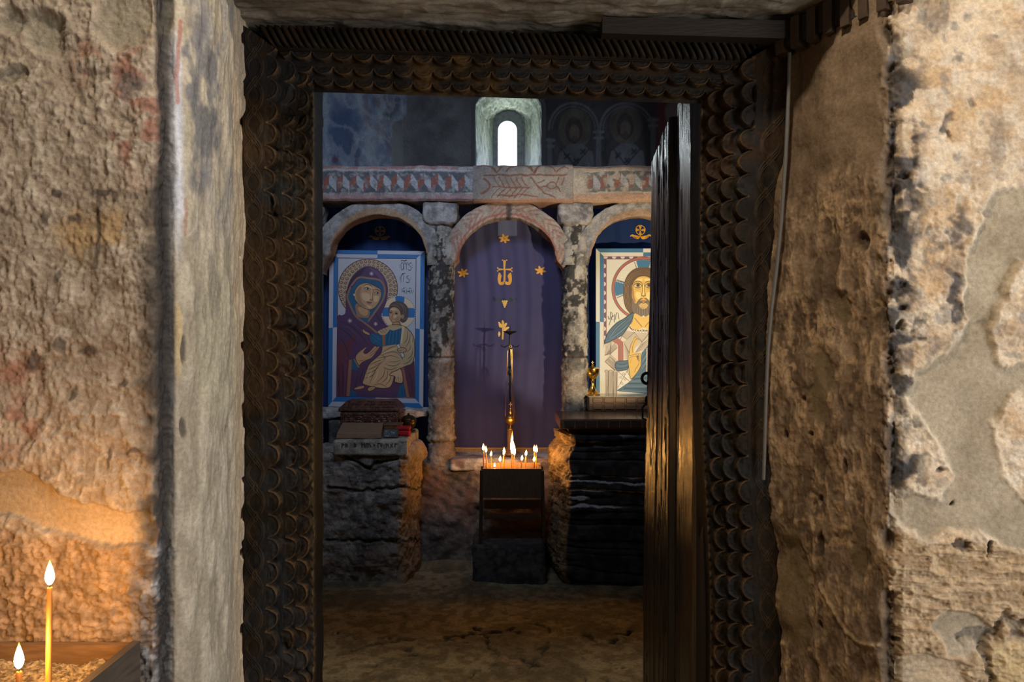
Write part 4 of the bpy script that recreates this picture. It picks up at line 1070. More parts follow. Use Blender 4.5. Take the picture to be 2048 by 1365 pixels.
# ================================================================== ICON PAINTINGS
BLUE = (.018, .125, .33); WHT = (.40, .40, .455); MAR = (.10, .018, .03)
def icon_base(name, Y, out, inn, tx, bx, ly, ry, label, wht, blue, line_c):
    """out/inn: corners TL TR BR BL of the border; split points of the counterchanged bands"""
    root = empty(name, W((out[0][0] + out[2][0]) / 2, out[2][1], Y), label=label, cat='painting')
    b = MB(); V = []
    for yy in (Y + .004, Y + .034):
        V += [W(out[3][0], out[3][1], Y)[0:1] + (yy,) + W(out[3][0], out[3][1], Y)[2:], W(out[2][0], out[2][1], Y)[0:1] + (yy,) + W(out[2][0], out[2][1], Y)[2:],
              W(out[1][0], out[1][1], Y)[0:1] + (yy,) + W(out[1][0], out[1][1], Y)[2:], W(out[0][0], out[0][1], Y)[0:1] + (yy,) + W(out[0][0], out[0][1], Y)[2:]]
    b.add(V, [(0, 1, 2, 3), (7, 6, 5, 4), (0, 4, 5, 1), (1, 5, 6, 2), (2, 6, 7, 3), (3, 7, 4, 0)])
    b.build('panel', M['wood_mid'], root, smooth=False)
    L = lambda a, c, t: (a[0] + (c[0] - a[0]) * t, a[1] + (c[1] - a[1]) * t)
    mid = [L(o, i, .5) for o, i in zip(out, inn)]
    fr = MB()
    def strip(a, b_, c, d, col, h):
        # a slightly raised moulding strip a-b outer edge, d-c inner edge
        Vv = [W(q[0], q[1], Y - h) for q in (a, b_, c, d)] + [(W(q[0], q[1], Y)[0], Y + .006, W(q[0], q[1], Y)[2]) for q in (a, b_, c, d)]
        fr.add(Vv, [(0, 3, 2, 1), (0, 1, 5, 4), (1, 2, 6, 5), (2, 3, 7, 6), (3, 0, 4, 7)], col)
    def side(i, j, t, c0, c1):
        for (A, Bq, h, flip) in ((out, mid, .008, False), (mid, inn, .005, True)):
            s0, s1 = L(A[i], A[j], t), L(Bq[i], Bq[j], t)
            strip(A[i], s0, s1, Bq[i], (c1 if flip else c0), h); strip(s0, A[j], Bq[j], s1, (c0 if flip else c1), h)
    side(0, 1, tx, blue, wht); side(1, 2, ry, blue, wht); side(2, 3, 1 - bx, blue, wht); side(3, 0, 1 - ly, blue, wht)
    fr.build('frame', M['paint'], root, smooth=False, col=True)
    return root
YI = 5.04
rootA = icon_base('icon_painting', YI, [(659, 500), (849.2, 502.6), (846, 816), (656, 813.6)], [(675.4, 515.4), (832.8, 517), (830.2, 797.8), (672.2, 794)], .505, .50, .50, .50,
                  'icon of a haloed mother holding a child, in a blue and white frame', WHT, BLUE, MAR)
pA = Paint(lambda x, y, k: W(640 + x / 5.6875, 390 + y / 5.6875, YI - .0005 - k * 1e-5))
A = pA
A.poly([(201, 713), (1097, 722), (1082, 2320), (183, 2298)], MAR)
A.poly([(208, 722), (1089, 730), (1075, 2312), (191, 2290)], (.41, .405, .44))
# gilt halo with tooled scrolls
TAN = (.42, .29, .19); DK = (.065, .03, .02)
A.poly([q for q in [(545 + 342 * math.cos(a), 1068 + 342 * math.sin(a)) for a in np.linspace(0, 2 * math.pi, 60)] if q[0] > 206], (.07, .04, .03))
A.poly([q for q in [(545 + 333 * math.cos(a), 1068 + 333 * math.sin(a)) for a in np.linspace(0, 2 * math.pi, 60)] if q[0] > 208], TAN)
A.dashes(545, 1068, 345, 8, (.5, .48, .5), 70, -140, 60)
for rr, n in ((310, 40), (262, 32)):
    for i in range(n):
        a = 2 * math.pi * i / n + rr; cx, cy_ = 545 + rr * math.cos(a), 1068 + rr * math.sin(a)
        if cx < 225 or cy_ > 1330: continue
        sp = [(cx + (4 + t * 3.0) * math.cos(t * 1.05 + a), cy_ + (4 + t * 3.0) * math.sin(t * 1.05 + a)) for t in range(7)]
        A.line(sp, 6.5, DK)
# child's halo
A.circ(895, 1340, 192, (.08, .05, .04)); A.circ(895, 1340, 185, (.62, .46, .30))
A.poly([(852, 1152), (965, 1155), (958, 1230), (862, 1225)], BLUE); A.poly([(1003, 1284), (1086, 1290), (1086, 1398), (1003, 1400)], BLUE); A.poly([(706, 1284), (795, 1280), (790, 1384), (706, 1382)], BLUE)
A.line([(852, 1152), (862, 1228)], 6, WHT, False); A.line([(965, 1155), (958, 1230)], 6, WHT, False); A.line([(1003, 1284), (1086, 1290)], 6, WHT, False); A.line([(1003, 1400), (1086, 1398)], 6, WHT, False)
A.dashes(895, 1340, 190, 8, (.5, .48, .5), 46)
# mantle
PUR = (.072, .032, .085); PURD = (.035, .013, .04); PURL = (.12, .06, .13); WINE = (.10, .028, .05)
A.blob([(196, 1402), (250, 1372), (288, 1340), (292, 1210), (300, 1100), (345, 960), (430, 860), (540, 812), (650, 845), (735, 940), (772, 1060), (760, 1200), (725, 1300), (700, 1380), (745, 1470), (800, 1520), (900, 1700), (1074, 1900), (1076, 2100), (1074, 2306), (640, 2302), (192, 2288), (192, 1800)], PUR, 4, (194, 720, 1076, 2304))
A.blob([(300, 1110), (350, 970), (430, 875), (520, 825), (470, 900), (380, 1010), (330, 1120)], PURD)
A.blob([(560, 830), (650, 865), (720, 950), (745, 1060), (710, 1000), (650, 920)], PURL)
A.poly([(196, 1700), (330, 1650), (420, 1560), (330, 1880), (300, 2290), (192, 2286)], WINE)
A.poly([(980, 1960), (1074, 1900), (1074, 2310), (1000, 2300)], WINE)
for q in ([(215, 1440), (330, 1480), (450, 1580), (560, 1720)], [(230, 1520), (330, 1590), (420, 1700)], [(225, 1620), (290, 1720), (330, 1850)], [(250, 1900), (262, 2080), (255, 2280)], [(220, 1880), (215, 2100), (220, 2280)], [(420, 1480), (520, 1560), (600, 1600)], [(500, 1960), (470, 2060), (440, 2160)], [(440, 2030), (410, 2150), (400, 2230)], [(620, 1320), (660, 1400), (720, 1470)], [(1010, 2000), (1040, 2120), (1050, 2280)]):
    A.line(q, 9, PURD, True, True)
for q in ([(240, 1480), (350, 1530), (450, 1640)], [(285, 1900), (285, 2100), (275, 2270)], [(350, 1440), (440, 1510), (540, 1580)]): A.line(q, 6, PURL, True, True)
# lower tunic showing at the hem
TEAL = (.012, .085, .175); TEALD = (.006, .035, .085)
A.poly([(345, 2225), (400, 2240), (430, 2294), (340, 2292)], TEAL); A.poly([(900, 2190), (960, 2130), (1000, 2300), (880, 2304)], TEAL)
for q in ([(360, 2240), (372, 2290)], [(390, 2250), (405, 2290)], [(930, 2190), (940, 2300)], [(960, 2190), (975, 2300)]): A.line(q, 5, TEALD, False)
# veil lining and braid
A.blob([(318, 1155), (375, 1045), (455, 958), (560, 962), (665, 985), (722, 1065), (712, 1180), (640, 1300), (556, 1420), (500, 1440), (420, 1390), (355, 1290)], TEAL, 4)
for i in range(9): A.line([(440 + i * 24, 960 + abs(i - 3) * 4), (452 + i * 22, 1005 + abs(i - 3) * 6)], 4, TEALD, False)
BR = (.24, .125, .085)
A.line([(306, 1160), (352, 1042), (440, 942), (560, 950), (680, 972), (735, 1062), (722, 1180), (650, 1300), (540, 1450)], 22, BR); A.line([(306, 1160), (350, 1275), (412, 1385), (520, 1465), (650, 1572)], 22, BR)
A.line([(440, 942), (560, 950), (680, 972)], 4, (.36, .22, .15)); A.line([(352, 1042), (372, 1052)], 14, PURD, False)
# neck, face
SK = (.42, .255, .135); SKL = (.56, .37, .21); SKD = (.20, .105, .055); OUT = (.045, .02, .015)
A.poly([(452, 1392), (552, 1398), (546, 1452), (505, 1445)], TEAL); A.line([(452, 1392), (552, 1398)], 6, (.2, .13, .08), False)
A.blob([(404, 1250), (420, 1370), (460, 1392), (552, 1396), (560, 1300), (480, 1240)], (.27, .15, .08))
A.blob([(430, 1290), (470, 1360), (530, 1375), (545, 1320), (490, 1280)], SK)
A.blob([(386, 1135), (404, 1070), (455, 1016), (535, 1000), (615, 1030), (690, 1072), (702, 1120), (684, 1200), (640, 1272), (588, 1308), (540, 1306), (470, 1275), (420, 1225), (395, 1185)], OUT)
A.blob([(392, 1135), (410, 1072), (458, 1021), (535, 1006), (612, 1036), (684, 1077), (695, 1120), (678, 1198), (636, 1266), (586, 1301), (542, 1299), (474, 1270), (426, 1222), (400, 1185)], SK)
A.blob([(410, 1120), (440, 1060), (470, 1050), (455, 1130), (470, 1210), (520, 1275), (470, 1262), (425, 1205)], (.29, .165, .085))
A.blob([(480, 1040), (550, 1022), (620, 1055), (600, 1070), (520, 1050)], SKL); A.blob([(480, 1120), (540, 1120), (570, 1150), (555, 1210), (500, 1200), (475, 1160)], SKL); A.blob([(615, 1150), (665, 1150), (655, 1210), (615, 1215)], SKL); A.blob([(535, 1255), (575, 1265), (590, 1285), (555, 1290)], SKL)
A.line([(592, 1080), (590, 1130), (578, 1182)], 13, SKL); A.line([(606, 1072), (600, 1130), (592, 1178), (602, 1192), (585, 1200), (566, 1188)], 5.5, OUT)
for (ex, ey, s_) in ((540, 1066, 1), (652, 1116, .92)):
    A.blob([(ex - 38 * s_, ey + 2), (ex - 5, ey - 15 * s_), (ex + 34 * s_, ey + 8), (ex, ey + 17 * s_)], SKD); A.blob([(ex - 30 * s_, ey + 3), (ex - 2, ey - 9 * s_), (ex + 27 * s_, ey + 8), (ex, ey + 12 * s_)], (.44, .38, .32))
    A.circ(ex + 3, ey + 2, 11 * s_, (.03, .015, .012)); A.line([(ex - 38 * s_, ey + 2), (ex - 4, ey - 15 * s_), (ex + 34 * s_, ey + 8)], 5, OUT)
    A.line([(ex - 30, ey + 22), (ex, ey + 30), (ex + 26, ey + 24)], 3.5, SKD)
A.line([(488, 1046), (525, 1022), (570, 1028), (604, 1060)], 8, OUT, True, True); A.line([(618, 1080), (650, 1078), (684, 1096), (700, 1112)], 8, OUT, True, True)
A.blob([(528, 1216), (552, 1212), (566, 1220), (590, 1224), (572, 1242), (545, 1238)], (.30, .09, .07)); A.line([(526, 1216), (560, 1225), (592, 1225)], 4, OUT); A.line([(548, 1250), (575, 1252)], 4, SKD, False)
A.circ(388, 1137, 9, (.5, .42, .36), 13, 12)
def star(P_, x, y, r):
    for k in range(4):
        a = math.pi / 4 * k; P_.line([(x - r * math.cos(a), y - r * math.sin(a)), (x + r * math.cos(a), y + r * math.sin(a))], 4.5, (.55, .5, .52), False)
star(A, 585, 897, 26); star(A, 340, 1434, 26); star(A, 633, 1469, 24)
# child: hair, face
A.blob([(784, 1345), (786, 1270), (820, 1225), (880, 1210), (950, 1228), (1000, 1285), (1006, 1370), (985, 1430), (945, 1455), (915, 1440), (880, 1400)], (.075, .048, .04))
for q in ([(830, 1240), (880, 1260), (920, 1310)], [(860, 1225), (930, 1260), (960, 1330)], [(910, 1230), (970, 1290), (975, 1370)], [(940, 1400), (965, 1420), (985, 1390)], [(930, 1330), (960, 1360), (950, 1400)], [(800, 1260), (840, 1255), (880, 1290)]): A.line(q, 6, (.19, .13, .10), True, True)
A.blob([(788, 1310), (810, 1280), (850, 1272), (900, 1300), (922, 1350), (925, 1400), (905, 1440), (860, 1462), (825, 1455), (800, 1425), (783, 1375)], OUT)
A.blob([(792, 1312), (812, 1286), (850, 1278), (896, 1304), (916, 1352), (919, 1400), (900, 1436), (858, 1456), (828, 1449), (804, 1421), (788, 1375)], SK)
A.blob([(850, 1410), (890, 1385), (908, 1410), (870, 1445)], (.32, .185, .095)); A.blob([(800, 1300), (840, 1290), (870, 1305), (830, 1315)], SKL); A.blob([(840, 1375), (870, 1370), (865, 1400), (838, 1400)], SKL)
A.circ(938, 1385, 17, SK, 24, 16); A.line([(930, 1370), (944, 1380), (934, 1402)], 4, OUT)
for ex, ey in ((805, 1342), (868, 1352)):
    A.blob([(ex - 16, ey), (ex, ey - 10), (ex + 18, ey + 2), (ex, ey + 9)], (.04, .02, .015)); A.line([(ex - 18, ey - 12), (ex, ey - 20), (ex + 20, ey - 10)], 5, OUT)
A.line([(828, 1345), (822, 1378), (812, 1392), (828, 1396)], 4, OUT); A.line([(808, 1416), (824, 1412), (838, 1418)], 6, (.26, .08, .06))
A.poly([(824, 1450), (905, 1435), (932, 1500), (940, 1540), (870, 1545), (800, 1522)], SKD); A.poly([(830, 1458), (895, 1450), (915, 1520), (850, 1530), (812, 1515)], SK)
# child's ochre cloak
OC = (.43, .30, .165); OCD = (.20, .12, .06); OCL = (.58, .43, .25); LN = (.06, .033, .018)
cloak = [(655, 1562), (700, 1530), (750, 1510), (800, 1474), (818, 1490), (800, 1530), (770, 1600), (742, 1592), (712, 1700), (700, 1740), (690, 1800), (640, 1850), (560, 1920), (520, 2010), (490, 2110), (480, 2150), (560, 2180), (640, 2195), (730, 2205), (800, 2190), (830, 2130), (850, 2050), (900, 1990), (985, 1950), (1050, 1920), (1078, 1820), (1080, 1700), (1065, 1600), (1010, 1530), (935, 1482), (940, 1560), (915, 1690), (870, 1720), (712, 1735)]
A.blob([(655, 1562), (750, 1510), (815, 1476), (935, 1484), (1010, 1530), (1065, 1610), (1080, 1720), (1075, 1850), (1045, 1925), (985, 1950), (905, 1988), (855, 2050), (832, 2130), (800, 2190), (730, 2206), (640, 2196), (560, 2180), (482, 2150), (492, 2100), (520, 2010), (560, 1920), (640, 1850), (692, 1795), (705, 1700), (690, 1610)], LN, 4)
A.blob([(665, 1563), (752, 1517), (815, 1484), (932, 1491), (1005, 1537), (1058, 1613), (1073, 1720), (1068, 1848), (1040, 1918), (982, 1943), (900, 1982), (848, 2046), (825, 2126), (795, 2183), (730, 2198), (640, 2188), (562, 2172), (490, 2146), (500, 2100), (527, 2014), (566, 1926), (645, 1856), (699, 1800), (712, 1702), (697, 1608)], OC, 4)
A.blob([(770, 1520), (830, 1545), (938, 1518), (945, 1600), (915, 1692), (840, 1705), (740, 1722), (700, 1728), (620, 1705), (575, 1660), (570, 1590), (640, 1575), (710, 1598), (745, 1590)], TEAL, 4)
for i in range(8): A.line([(785 + i * 18, 1550), (760 + i * 21, 1690)], 4.5, (.03, .16, .29) if i % 2 else TEALD, False)
for q in ([(590, 1620), (640, 1660), (690, 1700)], [(600, 1590), (660, 1640), (695, 1660)], [(640, 1600), (665, 1630), (690, 1640)], [(600, 1680), (650, 1660)]): A.line(q, 5, (.03, .16, .29))
A.poly([(708, 1594), (742, 1590), (742, 1722), (712, 1725)], (.26, .105, .055))
A.blob([(655, 1562), (700, 1530), (760, 1508), (815, 1478), (790, 1540), (745, 1590), (700, 1590)], OC); A.line([(680, 1545), (715, 1575)], 5, LN); A.line([(700, 1530), (745, 1570)], 5, LN); A.line([(735, 1518), (765, 1550)], 5, LN)
A.poly([(935, 1490), (960, 1500), (935, 1690), (912, 1700)], OCL)
for q in ([(1000, 1540), (990, 1640), (950, 1700)], [(1030, 1580), (1010, 1680), (970, 1730)], [(1055, 1640), (1030, 1740), (990, 1790)], [(1060, 1740), (1040, 1830), (990, 1870)], [(1055, 1840), (1010, 1900), (940, 1930)], [(700, 1800), (800, 1740), (870, 1720)], [(690, 1830), (800, 1790), (880, 1800), (960, 1900)], [(640, 1860), (720, 1850), (810, 1830), (900, 1860)], [(560, 1940), (640, 1900), (730, 1870)], [(540, 1990), (620, 1960), (700, 1900)], [(520, 2040), (600, 2010), (670, 1960)], [(505, 2090), (570, 2070), (640, 2020)], [(560, 2160), (600, 2060), (660, 1950), (740, 1880)], [(740, 1960), (720, 2060), (640, 2140)], [(770, 1980), (760, 2080), (690, 2150)], [(810, 2000), (800, 2100), (740, 2170)], [(720, 1960), (800, 1990), (880, 1960)], [(740, 1920), (830, 1950), (920, 1910)], [(600, 2170), (680, 2150), (760, 2190)], [(700, 1820), (740, 1850), (720, 1880)]):
    A.line(q, 6.5, LN, True, True)
for q in ([(1030, 1600), (1045, 1700), (1020, 1800)], [(590, 2000), (560, 2060), (540, 2110)], [(660, 2000), (640, 2080), (600, 2130)], [(720, 1800), (820, 1760), (880, 1745)], [(960, 1930), (900, 1950)], [(780, 2050), (770, 2130)]): A.line(q, 9, OCL, True, True)
for q in ([(760, 1900), (860, 1900), (920, 1880)], [(620, 1930), (690, 1910)]): A.line(q, 8, OCD, True, True)
# child's hands, scroll, feet
A.poly([(868, 1704), (900, 1694), (968, 1840), (935, 1862)], LN); A.poly([(874, 1708), (896, 1700), (960, 1838), (938, 1852)], (.55, .54, .55))
for t in range(6): A.line([(880 + t * 11, 1728 + t * 22), (900 + t * 11, 1722 + t * 22)], 3, (.2, .2, .22), False)
A.blob([(876, 1760), (920, 1735), (975, 1745), (985, 1780), (940, 1800), (895, 1795)], LN); A.blob([(882, 1762), (920, 1741), (970, 1750), (978, 1777), (938, 1793), (898, 1789)], SK); A.line([(890, 1775), (930, 1770)], 4, LN, False)
A.blob([(560, 1570), (570, 1600), (520, 1590), (490, 1570), (475, 1578), (480, 1560), (445, 1538), (450, 1528), (485, 1545), (480, 1520), (495, 1522), (515, 1545)], LN); A.blob([(556, 1574), (562, 1594), (520, 1583), (492, 1562), (484, 1566), (488, 1554), (456, 1536), (490, 1548), (488, 1526), (513, 1550)], SK)
A.blob([(382, 2208), (430, 2180), (500, 2168), (505, 2200), (450, 2218), (400, 2220)], LN); A.blob([(390, 2207), (432, 2186), (494, 2175), (497, 2196), (450, 2211), (402, 2214)], SK)
A.blob([(538, 2215), (560, 2185), (620, 2180), (632, 2200), (590, 2232), (555, 2238)], LN); A.blob([(545, 2214), (564, 2191), (616, 2187), (624, 2199), (588, 2225), (558, 2230)], SK)
for t in range(3): A.line([(560 + t * 15, 2222 - t * 3), (575 + t * 15, 2200)], 3, LN, False)
# mother's right hand and cuff, left hand
A.poly([(330, 1880), (366, 1876), (336, 2292), (300, 2292)], (.25, .115, .07)); A.poly([(922, 1972), (955, 1965), (1018, 2306), (985, 2306)], (.27, .10, .055))
A.poly([(362, 1882), (398, 1868), (450, 1960), (425, 1975), (440, 2000), (360, 1990)], TEAL); A.line([(385, 1868), (445, 1965)], 16, (.25, .13, .075), False)
hand = [(402, 1862), (420, 1812), (458, 1776), (515, 1733), (522, 1740), (490, 1785), (520, 1810), (570, 1780), (618, 1728), (640, 1716), (650, 1726), (668, 1722), (681, 1732), (640, 1788), (610, 1830), (575, 1862), (520, 1885), (470, 1912), (440, 1940)]
A.blob(hand, OUT, 4); A.blob([(x + (515 - x) * .045, y + (1840 - y) * .05) for x, y in hand], SK, 4)
A.line([(565, 1812), (610, 1775), (655, 1728)], 4.5, OUT); A.line([(572, 1832), (620, 1795), (668, 1740)], 4.5, OUT); A.line([(430, 1880), (470, 1890), (520, 1870)], 8, SKD, True, True); A.line([(470, 1800), (500, 1830), (540, 1830)], 7, SKL, True, True)
A.blob([(785, 2052), (820, 2015), (880, 1990), (922, 1975), (945, 2060), (945, 2140), (905, 2150), (870, 2140), (845, 2130), (850, 2075), (815, 2060)], OUT); A.blob([(795, 2050), (825, 2022), (882, 1998), (916, 1985), (937, 2060), (937, 2132), (905, 2140), (874, 2132), (853, 2124), (858, 2070), (820, 2054)], (.52, .34, .19))
for t in range(3): A.line([(872 + t * 21, 2136), (878 + t * 18, 2075)], 4, OUT, False)
# old letters
INK = (.035, .028, .035)
def letters(P_, L, w=7, c=INK):
    for q in L: P_.line(q, w, c)
letters(A, [[(925, 850), (920, 800), (932, 772), (948, 778), (946, 840), (930, 855)], [(955, 850), (952, 800), (965, 772), (978, 785), (985, 850)], [(985, 850), (983, 790), (998, 768), (1002, 800)], [(1040, 770), (1010, 790), (1038, 830), (1025, 858), (1002, 848)], [(922, 752), (940, 742), (960, 752), (985, 742)], [(970, 740), (990, 742)],
            [(922, 998), (922, 930), (934, 905), (950, 915), (950, 990)], [(1010, 915), (985, 935), (1018, 970), (1008, 998), (978, 990)], [(935, 895), (970, 890)],
            [(945, 1075), (940, 1090), (952, 1100), (962, 1085), (962, 1120)], [(985, 1072), (985, 1120)], [(1010, 1080), (1005, 1098), (1020, 1098), (1022, 1078), (1022, 1122)], [(1040, 1075), (1048, 1122)], [(940, 1062), (965, 1058)], [(1010, 1062), (1035, 1058)]], 4.2)
for q in ((905, 800), (905, 825), (1050, 800), (1050, 825), (908, 940), (908, 962), (1030, 940), (1030, 962), (930, 1080), (930, 1100), (1062, 1080), (1062, 1100), (998, 1098)): A.circ(q[0], q[1], 4, INK, n=8)
A.build('painting', M['paint'], rootA)

# ---- second icon (its right part stands behind the door leaf)
YJ = 5.05
BLU2 = (.035, .145, .27); WH2 = (.60, .56, .46)
def b_(x, y): return (1110 + x / 6.2045, 390 + y / 6.2045)
rootB = icon_base('icon_painting', YJ, [b_(508, 666), b_(1692, 666), b_(1692, 2638), b_(508, 2638)], [b_(604, 762), b_(1596, 762), b_(1596, 2542), b_(604, 2542)], .495, .5, .46, .46,
                  'icon of a bearded haloed man raising his hand, half hidden by the door', WH2, BLU2, MAR)
B = Paint(lambda x, y, k: W(1110 + x / 6.2045, 390 + y / 6.2045, YJ - .0005 - k * 1e-5))
PNK = (.36, .105, .085); CREAM = (.62, .575, .46)
B.poly([(600, 760), (1600, 760), (1600, 2508), (600, 2508)], PNK); B.poly([(608, 768), (1592, 768), (1592, 2508), (608, 2508)], (.10, .07, .12))
B.poly([(636, 796), (1564, 796), (1564, 2508), (636, 2508)], PNK); B.poly([(642, 802), (1558, 802), (1558, 2508), (642, 2508)], CREAM)
for i in range(9):
    xx = 628 + 106 * i; B.poly([(xx + 27 * math.cos(a), 768 + 27 * math.sin(a)) for a in np.linspace(0, math.pi, 12)], (.56, .48, .43))
for i in range(16):
    for xx, sg in ((608, 1), (1592, -1)): B.poly([(xx + sg * 25 * math.sin(a), 885 + 111 * i - 27 * math.cos(a)) for a in np.linspace(0, math.pi, 12)], (.56, .48, .43))
HX, HY = 1098, 1165
B.circ(HX, HY, 397, LN, n=60); B.circ(HX, HY, 392, PNK, n=60); B.circ(HX, HY, 366, LN, n=60); B.circ(HX, HY, 360, CREAM, n=60)
for ang in (90, 0, 180):
    a0, a1 = math.radians(ang - 17), math.radians(ang + 17)
    for r0, col in ((0, LN), (1, BLU2)):
        B.poly([(HX + 358 * math.cos(a0 + .02 * r0), HY - 358 * math.sin(a0 + .02 * r0))] + [(HX + 358 * math.cos(a0 + .02 + (a1 - a0 - .04) * k / 8), HY - 358 * math.sin(a0 + .02 + (a1 - a0 - .04) * k / 8)) for k in range(9)] + [(HX + 150 * math.cos(a1), HY - 200 * math.sin(a1)), (HX + 150 * math.cos(a0), HY - 200 * math.sin(a0))], col)
    for a in (a0 - .03, a1 + .03):
        B.line([(HX + 352 * math.cos(a * 1), HY - 352 * math.sin(a)), (HX + 250 * math.cos(a), HY - 250 * math.sin(a))], 7, LN, False)
    for a in (a0 + .03, a1 - .03):
        for t in range(6): B.circ(HX + (250 + t * 20) * math.cos(a), HY - (250 + t * 20) * math.sin(a), 6.5, CREAM, n=8)
# hair
HR = (.115, .062, .03); HRL = (.30, .175, .07)
B.blob([(1098, 900), (1000, 912), (915, 975), (865, 1070), (846, 1190), (850, 1300), (875, 1400), (930, 1480), (975, 1560), (1010, 1500), (1098, 1450), (1190, 1500), (1225, 1560), (1266, 1480), (1320, 1400), (1346, 1300), (1350, 1190), (1331, 1070), (1281, 975), (1196, 912)], HR)
for k in range(9):
    t = k / 8
    for sg in (-1, 1): B.line([(HX + sg * 10, 925 + t * 65), (HX - sg * -1 * (120 + (1 - t) * 30) * 1.0, 975 + t * 55), (HX + sg * (205 + (1 - t) * 35 - t * 30), 1110 + t * 20), (HX + sg * (225 + (1 - t) * 20 - t * 50), 1260), (HX + sg * (190 + (1 - t) * 20 - t * 50), 1420)], 5, HRL if k % 2 else (.05, .03, .02), True, True)
# face
YS = (.66, .42, .10); YSD = (.38, .19, .05); YSL = (.78, .57, .22)
fc = [(1098, 1005), (1040, 1015), (985, 1060), (955, 1130), (948, 1210), (955, 1300), (985, 1380), (1030, 1440), (1098, 1470), (1166, 1440), (1211, 1380), (1241, 1300), (1248, 1210), (1241, 1130), (1211, 1060), (1156, 1015)]
B.blob(fc, LN); B.blob([(x + (1098 - x) * .03, y + (1240 - y) * .025) for x, y in fc], YS)
for sg in (-1, 1):
    f = lambda L: [(HX + sg * q[0], q[1]) for q in L]
    B.blob(f([(145, 1120), (120, 1180), (115, 1260), (95, 1330), (130, 1330), (142, 1240)]), YSD); B.blob(f([(40, 1215), (90, 1210), (95, 1260), (60, 1300), (35, 1270)]), YSL); B.blob(f([(15, 1040), (70, 1045), (85, 1075), (20, 1068)]), YSL)
    B.line(f([(8, 1120), (30, 1085), (70, 1072), (110, 1085), (132, 1115)]), 11, (.16, .08, .03), True, True)
    B.blob(f([(16, 1135), (45, 1102), (75, 1092), (105, 1106), (128, 1130), (100, 1152), (60, 1156)]), YSD); B.blob(f([(24, 1134), (50, 1110), (75, 1102), (100, 1113), (118, 1130), (95, 1144), (60, 1147)]), (.60, .50, .30))
    B.circ(HX + sg * 68, 1122, 23, (.16, .085, .03), 24, 20); B.circ(HX + sg * 68, 1120, 10, (.01, .008, .006), 12, 14)
    B.line(f([(14, 1135), (45, 1104), (75, 1093), (105, 1106), (130, 1132)]), 7, LN); B.line(f([(24, 1138), (60, 1158), (98, 1152)]), 5, LN); B.line(f([(40, 1175), (75, 1182), (110, 1170)]), 4, YSD)
    B.line(f([(14, 1110), (14, 1180), (20, 1225), (26, 1242), (14, 1256)]), 6, LN)
    B.line(f([(8, 1288), (40, 1296), (75, 1340), (95, 1365)]), 20, (.14, .09, .05), True, True)
B.poly([(1090, 1110), (1106, 1110), (1106, 1240), (1090, 1240)], YSL); B.line([(1075, 1255), (1088, 1248), (1098, 1266), (1108, 1248), (1121, 1255)], 6, LN)
# beard
BD = (.15, .115, .085)
B.blob([(960, 1290), (985, 1340), (1020, 1345), (1060, 1312), (1098, 1320), (1136, 1312), (1176, 1345), (1211, 1340), (1236, 1290), (1242, 1400), (1215, 1480), (1165, 1520), (1120, 1512), (1098, 1495), (1076, 1512), (1031, 1520), (981, 1480), (955, 1400)], BD)
B.blob([(1040, 1350), (1098, 1330), (1156, 1350), (1140, 1400), (1098, 1420), (1056, 1400)], (.55, .36, .13)); B.blob([(1068, 1312), (1098, 1306), (1128, 1312), (1110, 1326), (1086, 1326)], (.40, .13, .08))
B.line([(1040, 1362), (1070, 1335), (1098, 1345), (1126, 1335), (1156, 1362)], 9, (.10, .06, .03))
for k in range(13): B.line([(1010 + k * 14.5, 1400 + 10 * math.sin(k)), (1004 + k * 15.5, 1500 - abs(k - 6) * 6)], 4, (.27, .21, .15) if k % 2 else (.07, .05, .035), False)
# neck and robe
B.blob([(985, 1475), (940, 1600), (905, 1625), (960, 1660), (1060, 1680), (1140, 1680), (1240, 1660), (1290, 1625), (1256, 1600), (1211, 1475), (1120, 1515), (1076, 1515)], YS)
for sg in (-1, 1): B.line([(HX + sg * 110, 1530), (HX + sg * 50, 1600), (HX + sg * 18, 1640)], 11, (.30, .15, .04)); B.line([(HX + sg * 130, 1560), (HX + sg * 155, 1600)], 8, (.30, .15, .04), False)
ROBE = (.60, .53, .42); RL = (.16, .10, .075)
B.blob([(905, 1620), (960, 1665), (1000, 1690), (1098, 1650), (1196, 1690), (1236, 1665), (1290, 1620), (1500, 1800), (1556, 2000), (1556, 2505), (616, 2505), (616, 1850), (760, 1760)], ROBE, 3)
def hatch(P_, a, b2, c, d, n, w=3.5, col=RL):
    for i in range(n):
        t = (i + .5) / n; P_.line([(a[0] + (b2[0] - a[0]) * t, a[1] + (b2[1] - a[1]) * t), (d[0] + (c[0] - d[0]) * t, d[1] + (c[1] - d[1]) * t)], w, col, False)
hatch(B, (625, 1830), (720, 1820), (690, 1960), (618, 1990), 9); hatch(B, (618, 2000), (690, 1975), (780, 1890), (740, 1830), 9); hatch(B, (690, 1975), (620, 2060), (740, 2180), (780, 2060), 11)
hatch(B, (618, 2080), (690, 2010), (760, 2090), (740, 2190), 8); hatch(B, (860, 1820), (985, 1720), (1080, 1830), (920, 1960), 15); hatch(B, (880, 1680), (985, 1710), (890, 1800), (830, 1750), 10)
hatch(B, (1000, 1720), (1150, 1670), (1170, 1760), (1080, 1830), 12); hatch(B, (860, 1840), (860, 2040), (905, 2040), (915, 1960), 10); hatch(B, (1000, 1960), (1080, 1850), (1180, 1760), (1190, 1900), 12)
